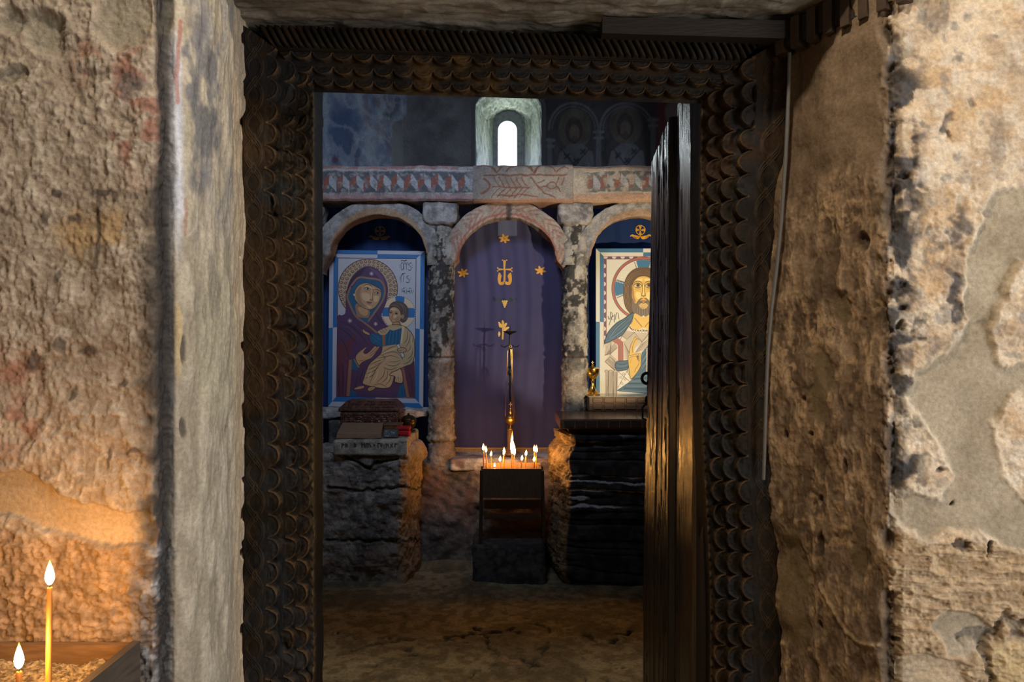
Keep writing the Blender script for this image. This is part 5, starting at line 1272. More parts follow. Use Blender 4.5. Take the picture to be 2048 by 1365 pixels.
for q in ([(616, 1990), (690, 1975), (780, 1890), (830, 1750)], [(690, 1830), (685, 1990)], [(618, 2075), (690, 2010), (760, 2090)], [(985, 1710), (1080, 1830), (1000, 1960)], [(830, 1750), (890, 1795), (985, 1710)], [(850, 1820), (920, 1960)], [(1080, 1830), (1180, 1700), (1160, 1690)], [(920, 1640), (985, 1710), (1090, 1675), (1150, 1690), (1170, 1760)], [(620, 2070), (745, 2180)]): B.line(q, 6.5, RL, False)
for k in range(15):
    a = math.pi * (k + .5) / 15; B.circ(HX - 170 * math.cos(a), 1625 + 62 * math.sin(a) ** .6, 9, (.12, .06, .04), n=8); B.circ(HX - 176 * math.cos(a), 1640 + 66 * math.sin(a) ** .6, 8, (.70, .66, .56), n=8)
# blue mantle over the shoulder
MB_ = (.045, .105, .165); MBL = (.10, .19, .26); MBD = (.015, .03, .055)
B.blob([(965, 1455), (975, 1500), (960, 1560), (900, 1660), (840, 1740), (740, 1800), (622, 1850), (620, 1800), (660, 1700), (760, 1590), (860, 1530)], MBD); B.blob([(958, 1475), (964, 1505), (950, 1556), (893, 1652), (834, 1730), (736, 1790), (632, 1838), (632, 1798), (668, 1706), (766, 1598), (862, 1540)], MB_)
for q in ([(900, 1530), (780, 1620), (690, 1740)], [(930, 1520), (820, 1620), (720, 1720)], [(940, 1560), (850, 1650), (700, 1760)], [(900, 1640), (800, 1730), (660, 1800)]): B.line(q, 8, MBD, True, True)
for q in ([(880, 1560), (760, 1660), (680, 1780)], [(900, 1610), (820, 1700), (660, 1810)]): B.line(q, 12, MBL, True, True)
# clavus band
B.poly([(745, 1795), (790, 1780), (845, 1830), (850, 1870), (850, 2060), (780, 2060), (780, 1870), (765, 1850), (710, 1820)], PNK)
for q in ([(760, 1800), (815, 1850), (815, 2060)], [(745, 1812), (798, 1862), (798, 2060)], [(785, 1795), (832, 1845), (832, 2060)]): B.line(q, 3.5, RL, False)
for t in range(15): B.circ(856, 1850 + t * 15, 5, (.72, .68, .58), n=8); B.circ(774, 1880 + t * 13, 5, (.72, .68, .58), n=8)
# far mantle side
B.poly([(1195, 1800), (1130, 1900), (1075, 1960), (1060, 2140), (980, 2260), (770, 2430), (800, 2440), (1556, 2505), (1556, 1700), (1400, 1680)], MB_)
for k in range(7): B.line([(1000 - k * 30, 2260 + k * 28), (1150, 2240 + k * 34), (1400, 2230 + k * 30)], 12 if k % 2 else 8, MBD if k % 2 else MBL, True)
for k in range(5): B.line([(1080, 2040 + k * 40), (1130, 1960 + k * 40), (1190, 1850 + k * 45)], 8, MBL if k % 2 else MBD, True, True)
B.poly([(1145, 1905), (1200, 1900), (1240, 1905), (1240, 2250), (1140, 2230)], PNK)
for xx in (1160, 1178, 1200): B.line([(xx, 1920), (xx, 2235)], 3.5, RL, False)
for t in range(22): B.circ(1140, 1912 + t * 15, 6, (.72, .68, .58), n=8)
B.line([(770, 2432), (980, 2262), (1062, 2140)], 7, MBD, False)
# cuff and sleeve ornament
B.poly([(790, 2200), (905, 2160), (950, 2300), (780, 2420)], (.66, .61, .5)); B.line([(790, 2200), (940, 2330)], 6, RL, False); B.line([(905, 2170), (775, 2400)], 6, RL, False); B.line([(870, 2170), (945, 2260)], 5, RL, False)
for q in ((815, 2265), (850, 2220), (870, 2290), (830, 2340), (800, 2370), (850, 2360)): star(B, q[0], q[1], 15)
for q in ((815, 2265), (850, 2220), (870, 2290), (830, 2340)): B.ring(q[0], q[1], 14, 4, RL, n=10)
for t in range(8):
    B.ring(900 + t * 7, 2170 + t * 20, 9, 4, RL, n=10)
B.blob([(748, 2090), (780, 2062), (880, 2055), (912, 2045), (915, 2110), (905, 2165), (840, 2185), (775, 2190), (745, 2150)], MBD); B.blob([(757, 2093), (784, 2071), (880, 2064), (904, 2056), (906, 2108), (897, 2157), (838, 2176), (779, 2180), (755, 2146)], MB_)
for k in range(3): B.line([(760, 2095 + k * 28), (840, 2105 + k * 25), (905, 2085 + k * 25)], 6, MBL if k % 2 else MBD)
hatch(B, (625, 2190), (780, 2195), (770, 2500), (620, 2500), 16, 3); 
for xx in (660, 722, 765): B.line([(xx, 2200), (xx + 2, 2500)], 6, RL, False)
for x0, x1 in ((618, 660), (662, 720), (722, 782)): B.line([((x0 + x1) / 2 + (x1 - x0) / 2 * math.cos(a), 2200 - 25 * math.sin(a)) for a in np.linspace(0, math.pi, 8)], 6, RL, False)
# blessing hand
hb = [(905, 2030), (920, 1975), (930, 1900), (955, 1835), (990, 1765), (1008, 1762), (1012, 1785), (1030, 1785), (1040, 1800), (1000, 1850), (985, 1900), (985, 1965), (1062, 1968), (1068, 2080), (1060, 2140), (1010, 2220), (955, 2280), (935, 2270), (915, 2150)]
B.blob(hb, OUT, 4); B.blob([(x + (985 - x) * .06, y + (2040 - y) * .025) for x, y in hb], (.62, .38, .08), 4)
B.line([(975, 1850), (1000, 1800), (1012, 1785)], 5, LN); B.line([(965, 1960), (960, 1900), (978, 1850)], 5, LN); B.poly([(918, 1985), (1040, 1972), (1045, 1990), (950, 2015), (915, 2030)], YS); B.line([(918, 2000), (980, 1985), (1040, 1975)], 5, LN); B.line([(920, 2035), (950, 2010), (1035, 1995)], 5, LN); B.poly([(1005, 2000), (1038, 1998), (1035, 2070)], (.13, .09, .05)); B.line([(1040, 1975), (1046, 2060), (1030, 2120), (1000, 2160), (990, 2200)], 5, LN); B.line([(930, 2090), (945, 2040)], 6, YSD, False)
B.poly([(640, 2440), (1556, 2440), (1556, 2505), (640, 2505)], (.3, .29, .25)) if False else None
letters(B, [[(660, 1505), (668, 1545), (685, 1530), (690, 1480), (684, 1455)], [(672, 1620), (690, 1560), (712, 1500)], [(700, 1455), (715, 1500), (700, 1545), (718, 1550)], [(738, 1480), (735, 1585)], [(752, 1550), (758, 1490), (770, 1465), (788, 1480), (794, 1545)], [(715, 1510), (735, 1500)]], 4.6)
B.build('painting', M['paint'], rootB)
# ================================================================== MASONRY PIERS, ALTAR AND WHAT STANDS ON THEM
def crack_c(C, P, lines, col, w):
    x, y = PXY(P); wx = (fbm(P, 18, 4, 611) - .5) * 14
    for L in lines: C = mix(C, col, (1 - ss(w * .5, w * 1.6, d_line(x + wx, y + wx, L))) * .9)
    return C
CRK = [[(655, 905), (700, 917), (735, 935), (765, 925), (800, 917)], [(655, 975), (720, 983), (745, 980), (800, 974), (850, 978)], [(655, 1082), (720, 1082), (790, 1084), (850, 1078)]]
def pd(V, Nn):
    x, y = PXY(V); wx = (fbm(V, 18, 4, 611) - .5) * 14
    d = (fbm(V, 6, 4, 601) - .5) * .07 + (fbm(V, 22, 4, 602) - .5) * .035 + (ridge(V, 16, 4, 603) - .4) * .012
    fr = (Nn[:, 1] < -.5)
    for L in CRK: d = d - fr * .02 * (1 - ss(1, 5, d_line(x + wx, y + wx, L)))
    return d + .03 * ss(.62, .70, V[:, 2]) * (Nn[:, 0] > .3) - .04 * (1 - ss(.0, .14, V[:, 2])) * fr
def pc(V, Nn, h):
    c = stone_c(V, 605, (.135, .125, .12), (.30, .275, .25), .55); c = mix(c, (.20, .13, .10), ss(.5, .62, fbm(V, 7, 4, 607)) * .5)
    c = mix(c, (.34, .22, .12), ss(.2, .6, Nn[:, 0]) * .6)  # candle light on the right side painted in as a warmer, paler tone
    return crack_c(c, V, CRK, (.02, .018, .018), 2.2)
def pwarp(V):
    V = V.copy(); t = (V[:, 1] - 4.3) / .48; V[:, 0] += (V[:, 0] > -.8) * t * .07 * ss(-.8, -.64, V[:, 0]); return V
o = rock('masonry_pier', (-1.40, 4.31, -.06), (-.625, 4.73, .742), (190, 90, 190), .045, pd, pc, M['stone'], None, pwarp)
tag(o, 'cracked plastered stone pier below the mother and child icon', 'stone pier')
GLY = []
gx = 684
for dx, L in ((0, ((0, 9, 0, 2), (0, 2, 4, 4), (4, 4, 0, 6))), (7, ((0, 2, 0, 9), (3, 2, 3, 9), (0, 5, 3, 5))), (24, ((0, 3, 4, 8), (4, 3, 0, 8), (2, 2, 2, 9))), (40, ((0, 1, 0, 9), (5, 1, 5, 9), (0, 5, 5, 3))), (48, ((0, 2, 0, 9), (4, 2, 4, 9), (0, 2, 4, 2))), (55, ((0, 3, 3, 9),)), (64, ((0, 4, 0, 6), (1, 4, 1, 6))), (72, ((0, 1, 0, 10), (0, 2, 5, 2), (5, 2, 5, 7))), (80, ((0, 2, 0, 9), (4, 4, 4, 11))), (88, ((0, 2, 0, 10), (0, 6, 4, 3), (4, 3, 5, 9))), (97, ((0, 3, 4, 9), (4, 2, 0, 10))), (106, ((0, 2, 0, 9), (0, 2, 4, 3)))):
    for (a, b2, c2, d2) in L: GLY.append([(gx + dx + a, 886 + b2), (gx + dx + c2, 886 + d2)])
def slc(V, Nn, h):
    c = stone_c(V, 625, (.24, .21, .175), (.40, .355, .30), .3); x, y = PXY(V)
    k = np.zeros(len(V))
    for L in GLY: k = np.maximum(k, 1 - ss(.7, 1.7, d_line(x, y, L)))
    return mix(c, (.025, .022, .02), k * (Nn[:, 1] < -.4) * .9)
o = rock('stone_slab', (-1.02, 4.275, .735), (-.60, 4.81, .826), (200, 70, 60), .016, lambda V, Nn: (fbm(V, 8, 4, 621) - .5) * .02 + (fbm(V, 30, 3, 622) - .5) * .006 - .03 * ss(-.68, -.6, V[:, 0]) * (V[:, 1] < 4.5) * (Nn[:, 1] < -.5), slc, M['stone'])
tag(o, 'pale stone slab with a row of dark painted letters, on top of the left pier', 'stone slab')
o = rock('stone_slab', (-1.32, 4.86, .89), (-.548, 5.10, .944), (140, 50, 20), .012, lambda V, Nn: (fbm(V, 9, 4, 631) - .5) * .035, lambda V, Nn, h: stone_c(V, 635, (.2, .19, .18), (.38, .36, .34), .3), M['stone'])
tag(o, 'thin broken stone shelf directly under the mother and child icon', 'stone shelf')
# left pier continues up behind as rough masonry carrying the shelf
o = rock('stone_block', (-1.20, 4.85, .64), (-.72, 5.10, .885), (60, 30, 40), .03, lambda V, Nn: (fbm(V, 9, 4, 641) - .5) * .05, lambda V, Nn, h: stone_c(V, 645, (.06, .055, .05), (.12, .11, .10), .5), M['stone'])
tag(o, 'dark shadowed masonry block under the thin stone shelf', 'stone block')

# --- objects on the slab
ZS = .829
chest = empty('casket', (-.87, 4.71, ZS), label='dark carved wooden casket with a sloping lid on the stone slab', cat='casket')
def wood_grid_box(name, V8, m, par, bev=.006):
    b = MB(); b.hexa(V8); o = b.build(name, m, par, smooth=False)
    md = o.modifiers.new('Bevel', 'BEVEL'); md.width = bev; md.segments = 2
    return o
def carve_c(V, Nn, h):
    n = ridge(V, 60, 3, 651); c = mix((.038, .015, .010), (.105, .040, .024), ss(.35, .7, n)); return mix(c, (.22, .12, .07), ss(.72, .86, n) * .2)
M['casket'] = mat_vc('casket_wood', .34, .12, 140, 4, .12, .5, .002)
rock('body', (-1.052, 4.585, ZS), (-.697, 4.83, .957), (130, 60, 56), .012, lambda V, Nn: ((ridge(V, 75, 2, 651) - .4) * .005) * ((V[:, 2] > ZS + .02) & (V[:, 2] < .945)), carve_c, M['casket'], chest)
def lw(V):
    V = V.copy(); t = np.clip((V[:, 2] - .975) / .045, 0, 1)
    V[:, 0] = -.8745 + (V[:, 0] + .8745) * (1 - .23 * t); V[:, 1] = 4.7075 + (V[:, 1] - 4.7075) * (1 - .35 * t); return V
rock('lid', (-1.062, 4.577, .958), (-.687, 4.838, 1.022), (130, 60, 30), .007, lambda V, Nn: (ridge(V, 75, 2, 656) - .4) * .003 * (V[:, 2] > .99), carve_c, M['casket'], chest, lw)
o = wood_grid_box('wooden_box', [(-1.012, 4.31, ZS), (-.750, 4.31, ZS), (-.785, 4.56, ZS), (-1.04, 4.56, ZS), (-1.006, 4.315, .863), (-.752, 4.312, .861), (-.780, 4.555, .893), (-1.03, 4.56, .895)], M['wood_pale'], None, .004)
tag(o, 'plain pale wooden box with a sloping top in front of the casket', 'box')
ic = empty('small_icon', (-.70, 4.335, ZS), label='small dark framed picture with bluish image leaning beside the pale box', cat='painting')
wood_grid_box('frame', [(-.750, 4.335, ZS), (-.660, 4.335, ZS), (-.660, 4.36, ZS), (-.750, 4.36, ZS), (-.748, 4.352, .880), (-.659, 4.352, .879), (-.659, 4.376, .879), (-.748, 4.376, .880)], M['wood_dark'], ic, .003)
p = Paint(lambda x, y, k: (-.7045 + x, 4.3335 + (y + .024) * .32 - k * 6e-5 - .001, .8545 + y))
p.poly([(-.036, -.019), (.036, -.019), (.036, .019), (-.036, .019)], (.05, .055, .06))
for i in range(26):
    xx, yy = random.uniform(-.03, .03), random.uniform(-.015, .015); r = random.uniform(.002, .005)
    p.circ(xx, yy, r, random.choice([(.16, .22, .33), (.30, .34, .38), (.07, .12, .28), (.22, .16, .1), (.1, .14, .12)]), r * .8, 8)
p.build('picture', M['paint'], ic)
bk = empty('prayer_book', (-.745, 4.52, ZS), label='thick old book with gilded edges between casket and pale box', cat='book')
wood_grid_box('cover', [(-0.762, 4.46, ZS), (-0.667, 4.46, ZS), (-0.662, 4.57, ZS), (-0.757, 4.57, ZS), (-0.762, 4.46, ZS + .012), (-0.667, 4.46, ZS + .012), (-0.662, 4.57, ZS + .012), (-0.757, 4.57, ZS + .012)], M['wood_mid'], bk, .002)
wood_grid_box('pages', [(-0.760, 4.464, ZS + .012), (-0.671, 4.464, ZS + .012), (-0.666, 4.568, ZS + .012), (-0.755, 4.568, ZS + .012), (-0.760, 4.464, ZS + .056), (-0.671, 4.464, ZS + .056), (-0.666, 4.568, ZS + .056), (-0.755, 4.568, ZS + .056)], M['brass'], bk, .002)
wood_grid_box('cover', [(-0.762, 4.46, ZS + .056), (-0.667, 4.46, ZS + .056), (-0.662, 4.57, ZS + .056), (-0.757, 4.57, ZS + .056), (-0.762, 4.46, ZS + .066), (-0.667, 4.46, ZS + .066), (-0.662, 4.57, ZS + .066), (-0.757, 4.57, ZS + .066)], M['wood_mid'], bk, .002)
rb = empty('red_case', (-.64, 4.43, ZS), label='small red velvet case at the right end of the stone slab', cat='case')
rock('body', (-.690, 4.405, ZS), (-.602, 4.475, ZS + .034), (20, 16, 12), .008, lambda V, Nn: (fbm(V, 30, 3, 661) - .5) * .004, lambda V, Nn, h: np.ones((len(V), 3)), M['red'], rb)
rock('lid', (-.692, 4.403, ZS + .035), (-.600, 4.477, ZS + .056), (20, 16, 12), .010, lambda V, Nn: (fbm(V, 30, 3, 663) - .5) * .004, lambda V, Nn, h: np.ones((len(V), 3)), M['red'], rb)
bo = empty('censer_bowl', (-.636, 4.62, ZS), label='dark tarnished metal bowl with lid beside the casket', cat='bowl')
M['tarnish'] = mat('tarnished_metal', (.07, .05, .025), .35, .9, .8, 45, dist=.006)
b = MB(); b.lathe([(.026, 0), (.03, .006), (.02, .014), (.03, .024), (.043, .045), (.047, .066), (.045, .072)], (-.636, 4.62, ZS), 28); b.build('bowl', M['tarnish'], bo)
b = MB(); b.lathe([(.048, .072), (.048, .078), (.038, .092), (.022, .102), (.008, .106), (.009, .114), (.003, .118)], (-.636, 4.62, ZS), 28); b.build('lid', M['tarnish'], bo)

# --- slate altar on the right
def sld(V, Nn):
    z = V[:, 2] + .05 * (V[:, 0] - .3) * (1 - ss(.4, .8, V[:, 2])) * 1.5 + (fbm(V, 3.2, 4, 671) - .5) * .10 + .016 * np.sin(V[:, 2] * 33) + .009 * np.sin(V[:, 2] * 71 + 1)
    lay = np.floor(z / .052); fz = z / .052 - lay
    pro = _hash(lay.astype(np.int64), lay.astype(np.int64) * 3 + 1, lay.astype(np.int64) * 0, 5) + .5 * (fbm(V * np.array((3.0, 3.0, 0)) + lay[:, None] * 7.7, 1, 3, 673) - .5)
    side = np.abs(Nn[:, 2]) < .6
    lk = 1 - .75 * ss(.2, .7, -Nn[:, 0])
    return lk * side * ((pro - .5) * .075 - .020 * (1 - ss(0, .22, fz)) - .010 * ss(.8, 1, fz)) + (fbm(V, 30, 4, 674) - .5) * (.014 + .03 * ss(.2, .7, -Nn[:, 0])) + (ridge(V, 9, 4, 676, (1, 1, .5)) - .4) * .03 * ss(.2, .7, -Nn[:, 0]) - side * .03 * (fbm(V, 4, 3, 675) - .5)
def slcol(V, Nn, h):
    z = V[:, 2] + .05 * (V[:, 0] - .3) * (1 - ss(.4, .8, V[:, 2])) * 1.5 + (fbm(V, 3.2, 4, 671) - .5) * .10 + .016 * np.sin(V[:, 2] * 33) + .009 * np.sin(V[:, 2] * 71 + 1)
    fz = z / .052 - np.floor(z / .052)
    n = fbm(V, 20, 4, 677)
    c = mix((.014, .014, .015), (.04, .04, .043), ss(.35, .65, n))
    ln = ss(.72, .9, fz + (fbm(V, 26, 4, 678) - .5) * .5) * ss(.40, .55, fbm(V, 4, 3, 679) + .25 * (V[:, 2] - .5))
    c = mix(c, (.42, .42, .45), ln * .95 * (V[:, 2] > .42))
    lf = ss(.15, .6, -Nn[:, 0]) 
    return mix(c, mix((.15, .095, .05), (.31, .21, .11), ss(.35, .65, n)), lf * .85)  # left face coloured as lit by the candles, the slate itself is dark
def slwarp(V):
    V = V.copy(); t = np.clip((V[:, 1] - 4.32) / .45, 0, 1); k = 1 - ss(.33, .5, V[:, 0])
    V[:, 0] += k * (.020 - .085 * t + .05 * ss(.70, .80, V[:, 2]) - .015 * np.sin(V[:, 2] * 9)); return V
o = rock('slate_altar', (.285, 4.31, -.05), (1.35, 4.745, .846), (190, 90, 240), .035, sld, slcol, M['slate'], None, slwarp)
tag(o, 'rough base of layered dark slate under the wooden altar top', 'altar base')
al = empty('altar_board', (.75, 4.55, .864), label='dark polished wooden altar top lying on the slate base', cat='altar top')
b = MB(); b.hexa([(.33, 4.33, .862), (1.3, 4.33, .862), (1.3, 4.77, .862), (.33, 4.77, .862), (.32, 4.32, .884), (1.3, 4.32, .884), (1.3, 4.78, .884), (.32, 4.78, .884)]); b.build('underboard', M['wood_dark'], al, smooth=False)
M['polished'] = mat('polished_walnut', (.12, .062, .034), .22, 0, .08, 20, (1, 8, 8), spec=.6)
o = wood_grid_box('board', [(.275, 4.30, .885), (1.32, 4.30, .885), (1.32, 4.79, .885), (.272, 4.79, .885), (.275, 4.30, .943), (1.32, 4.30, .943), (1.32, 4.79, .943), (.272, 4.79, .943)], M['polished'], al, .006)
for i in range(16):
    b = MB(); x0 = .30 + i * .064; b.box((x0, 4.294, .893), (x0 + .055, 4.301, .935)); oo = b.build('front_tile', M['wood_dark'], al, smooth=False)
    md = oo.modifiers.new('Bevel', 'BEVEL'); md.width = .003; md.segments = 2
o = rock('stone_block', (.515, 4.83, .64), (1.15, 5.10, .941), (60, 30, 40), .02, lambda V, Nn: (fbm(V, 9, 4, 691) - .5) * .02 * (Nn[:, 2] < .5), lambda V, Nn, h: stone_c(V, 695, (.2, .17, .14), (.36, .31, .26), .3), M['stone'])
tag(o, 'stone block carrying the carved box behind the altar top', 'stone block')
cb = empty('carved_box', (.9, 4.9, .944), label='long carved wooden box with square tiles behind the altar top', cat='box')
M['box_wood'] = mat('box_walnut', (.20, .115, .062), .4, 0, .15, 30, (1, 8, 8))
wood_grid_box('body', [(.492, 4.785, .944), (1.28, 4.785, .944), (1.28, 5.02, .944), (.470, 5.02, .944), (.492, 4.785, 1.032), (1.28, 4.785, 1.032), (1.28, 5.02, 1.032), (.470, 5.02, 1.032)], M['box_wood'], cb, .004)
M['glass_top'] = mat('varnished_top', (.30, .26, .20), .18, 0, .03, 20, spec=.6)
b = MB(); b.hexa([(.488, 4.780, 1.032), (1.284, 4.780, 1.032), (1.284, 5.022, 1.032), (.466, 5.022, 1.032), (.488, 4.780, 1.038), (1.284, 4.780, 1.038), (1.284, 5.022, 1.038), (.466, 5.022, 1.038)]); b.build('top', M['glass_top'], cb, smooth=False)
for r_ in range(2):
    for i in range(11):
        x0 = .512 + i * .0715; z0 = .951 + r_ * .041
        b = MB(); b.add([(x0, 4.786, z0), (x0 + .068, 4.786, z0), (x0 + .068, 4.786, z0 + .037), (x0, 4.786, z0 + .037), (x0 + .006, 4.778, z0 + .005), (x0 + .062, 4.778, z0 + .005), (x0 + .062, 4.778, z0 + .032), (x0 + .006, 4.778, z0 + .032)], [(0, 1, 5, 4), (1, 2, 6, 5), (2, 3, 7, 6), (3, 0, 4, 7), (4, 5, 6, 7)])
        b.build('front_tile', M['box_wood'], cb, smooth=False)
# chalice
cx, cyy, cz = W(1185, 0, 4.90)[0], 4.90, 1.0385
ch = empty('chalice', (cx, cyy, cz), label='polished gold chalice with a cross on its lid on the carved box', cat='chalice')
b = MB(); b.lathe([(.050, 0), (.051, .005), (.044, .010), (.030, .022), (.019, .042), (.0125, .062), (.0105, .082), (.013, .088), (.013, .094), (.009, .098)], (cx, cyy, cz), 32); b.build('foot', M['gold'], ch)
b = MB(); b.lathe([(.009, .098), (.016, .106), (.030, .116), (.041, .131), (.0465, .150), (.047, .166), (.049, .168)], (cx, cyy, cz), 32); b.build('cup', M['gold'], ch)
b = MB(); b.lathe([(.0495, .168), (.0495, .171), (.040, .176), (.022, .182), (.008, .186), (.006, .190), (.009, .194), (.007, .199), (.003, .202)], (cx, cyy, cz), 32)
b.box((cx - .0022, cyy - .002, cz + .2), (cx + .0022, cyy + .002, cz + .221)); b.box((cx - .008, cyy - .002, cz + .209), (cx + .008, cyy + .002, cz + .213)); b.build('lid', M['gold'], ch)

# ================================================================== CANDLE STAND
def bd(V, Nn): return (fbm(V, 7, 4, 701) - .5) * .04 + (fbm(V, 25, 3, 702) - .5) * .018
o = rock('stone_step', (-.235, 4.34, -.06), (.195, 4.72, .201), (90, 60, 50), .03, lambda V, Nn: bd(V, Nn) * np.where(Nn[:, 2] > .5, .15, 1), lambda V, Nn, h: stone_c(V, 705, (.03, .03, .03), (.075, .072, .07), .5), M['stone'])
tag(o, 'dark stone step under the wooden candle stand', 'stone step')
st = empty('candle_stand', (0, 4.47, .207), label='small dark wooden candle stand with a sand filled box', cat='candle stand')
b = MB(); b.box((-.172, 4.40, .468), (.172, 4.412, .640)); b.build('front_board', M['wood_board'], st, smooth=False)
b = MB(); b.box((-.172, 4.535, .468), (.172, 4.547, .652)); b.build('back_board', M['wood_pale'], st, smooth=False)
for x0 in (-.172, .160):
    b = MB(); b.box((x0, 4.4125, .468), (x0 + .012, 4.5345, .640)); b.build('side_board', M['wood_board'], st, smooth=False)
b = MB(); b.box((-.159, 4.4125, .468), (.159, 4.5345, .478)); b.build('bottom_board', M['wood_board'], st, smooth=False)
for x0 in (-.188, .1725):
    for y0 in (4.392, 4.535):
        b = MB(); b.hexa([(x0 * 1.04, y0, .208), (x0 * 1.04 + .016, y0, .208), (x0 * 1.04 + .016, y0 + .018, .208), (x0 * 1.04, y0 + .018, .208), (x0, y0, .63), (x0 + .0155, y0, .63), (x0 + .0155, y0 + .018, .63), (x0, y0 + .018, .63)]); b.build('leg', M['wood_dark'], st, smooth=False)
b = MB(); b.box((-.172, 4.53, .375), (.172, 4.545, .430)); b.build('back_rail', M['wood_mid'], st, smooth=False)
b = MB(); b.box((-.165, 4.415, .34), (.165, 4.53, .352)); b.build('shelf', M['wood_dark'], st, smooth=False)
M['sand'] = mat_vc('candle_sand', .95, .8, 260, 5, .5, .3, .006)
def sand(name, x0, x1, y0, y1, z, res, amp, label, zb):
    nu, nv = int((x1 - x0) / res), int((y1 - y0) / res); u = np.linspace(x0, x1, nu); v = np.linspace(y0, y1, nv)
    P = np.zeros((nu, nv, 3)); P[..., 0] = u[:, None]; P[..., 1] = v[None, :]
    g = vnoise(P * 260, 5); g2 = fbm(P, 30, 3, 6); P[..., 2] = z + amp * (g - .5) + (g2 - .5) * .02
    C = mix((.16, .11, .06), (.58, .44, .26), ss(.2, .8, vnoise(P * 240, 8)))
    for a, dz in ((0, 0),): pass
    Pe = np.concatenate([P[:1], P, P[-1:]]); Pe[0, :, 2] = zb; Pe[-1, :, 2] = zb; Ce = np.concatenate([C[:1], C, C[-1:]])
    Pe = np.concatenate([Pe[:, :1], Pe, Pe[:, -1:]], 1); Pe[:, 0, 2] = zb; Pe[:, -1, 2] = zb; Ce = np.concatenate([Ce[:, :1], Ce, Ce[:, -1:]], 1)
    o = grid_obj(name, Pe, Ce, M['sand']); return tag(o, label, 'sand', kind='stuff')
sand('sand', -.1585, .1585, 4.4135, 4.534, .612, .003, .004, 'sand in the box of the small candle stand', .4785)

# ---- candles
def flame_mesh(name, hgt, rad, bend=0., top=(1, .50, .14)):
    prof = [(0.02, 0), (.45, .05), (.82, .16), (1, .30), (.95, .42), (.74, .58), (.48, .74), (.24, .88), (.05, 1)]
    V = []; Fc = []; C = []; n = 12
    for r, t in prof:
        for k in range(n):
            a = 2 * math.pi * k / n; V.append((rad * r * math.cos(a) + bend * t * t, rad * r * math.sin(a), hgt * t))
            blue = (1 - min(1, t / .16)); w = np.array((1.0, .48, .12)) * (1 - blue) ** 2 + np.array((.0006, .0009, .006)) * blue
            tip = max(0, (t - .55) / .45); C.append(tuple(w * np.array((10 ** (-2.1 * tip), 10 ** (-2.5 * tip), 10 ** (-2.9 * tip)))))
    for i in range(len(prof) - 1):
        for k in range(n): Fc.append((i * n + k, i * n + (k + 1) % n, (i + 1) * n + (k + 1) % n, (i + 1) * n + k))
    me = bpy.data.meshes.new(name); me.from_pydata(V, [], Fc); me.update(); setcol(me, C); me.polygons.foreach_set('use_smooth', np.ones(len(Fc), bool)); return me
FM_FAR = [flame_mesh('flame_far', .044, .0064), flame_mesh('flame_far_b', .036, .0058, .003), flame_mesh('flame_far_tall', .142, .0088, .002), flame_mesh('flame_far_mid', .080, .0078, -.002)]
FM_NEAR = flame_mesh('flame_near', .037, .0062)
for me in FM_FAR: me.materials.append(M['flame_far'])
FM_NEAR.materials.append(M['flame_near'])
def candle(base, tip, r, fl, label, group, bend=0., fscale=1.0):
    b = MB(); bx, by, bz = base; tx, ty, tz = tip
    pts = [(bx + (tx - bx) * t + bend * math.sin(math.pi * t), by + (ty - by) * t, bz + (tz - bz) * t) for t in np.linspace(0, 1, 8)]
    b.tube(pts, [r * 1.04, r * 1.02, r, r, r, r, r * .97, r * .78], 12)
    o = b.build('candle', M['wax']); tag(o, label, 'candle', group)
    w = MB(); w.tube([(tx, ty, tz - .002), (tx + .0005, ty, tz + .004), (tx + .001, ty, tz + .0075)], .0009, 6); w.build('wick', M['black'], o)
    f = bpy.data.objects.new('flame', fl); COL.objects.link(f); f.location = (tx, ty, tz + .0035); f.parent = o; f.matrix_parent_inverse = world_of(o).inverted(); f.scale = (fscale, fscale, fscale)
    return o
CL = [  # base x, tip x, tip y, depth, flame kind, scale, label
 (968, 966.8, 902.5, 4.435, 0, 1.0, 'tall thin burning taper at the left end of the candle box'),
 (975, 971.8, 906.6, 4.455, 0, .95, 'burning taper leaning left, second from the left end of the candle box'),
 (983, 982, 914, 4.475, 1, .95, 'burning taper third from the left end of the candle box'),
 (989, 989, 936, 4.430, 1, .80, 'shortest burned down taper, its flame just above the box front'),
 (1001, 1000, 924.5, 4.45, 1, 1.0, 'short burning taper left of the close pair of tapers'),
 (1005, 1007.4, 911.5, 4.47, 1, .9, 'back taper of the close pair left of the big flame'),
 (1008.5, 1008.2, 910.5, 4.455, 0, 1.05, 'front taper of the close pair left of the big flame'),
 (1023.5, 1024, 910.5, 4.47, 2, 1.0, 'taper under the tallest flame in the middle of the candle box'),
 (1027, 1028.7, 913, 4.49, 3, 1.0, 'taper melting against the middle one, under the second tallest flame'),
 (1041.5, 1043.7, 923, 4.44, 1, 1.0, 'short burning taper just right of the big middle flame'),
 (1048.8, 1052, 913, 4.47, 1, 1.05, 'burning taper leaning right, alone right of the middle'),
 (1066.8, 1068, 924.5, 4.435, 1, .95, 'short burning taper in front of the tall ones at the right end'),
 (1068, 1068.6, 904.7, 4.50, 0, .95, 'tall burning taper at the back of the right end of the candle box'),
 (1071, 1072.7, 907, 4.46, 0, 1.1, 'burning taper furthest right in the candle box'),
]
for (bx, tx, ty, Y, fk, fs, lb) in CL:
    B0 = W(bx, 0, Y); T0 = W(tx, ty, Y)
    candle((B0[0], Y, .598), (T0[0], Y, T0[2]), .0036, FM_FAR[fk], lb, 'tapers in the candle stand', random.uniform(-.002, .002), fs)

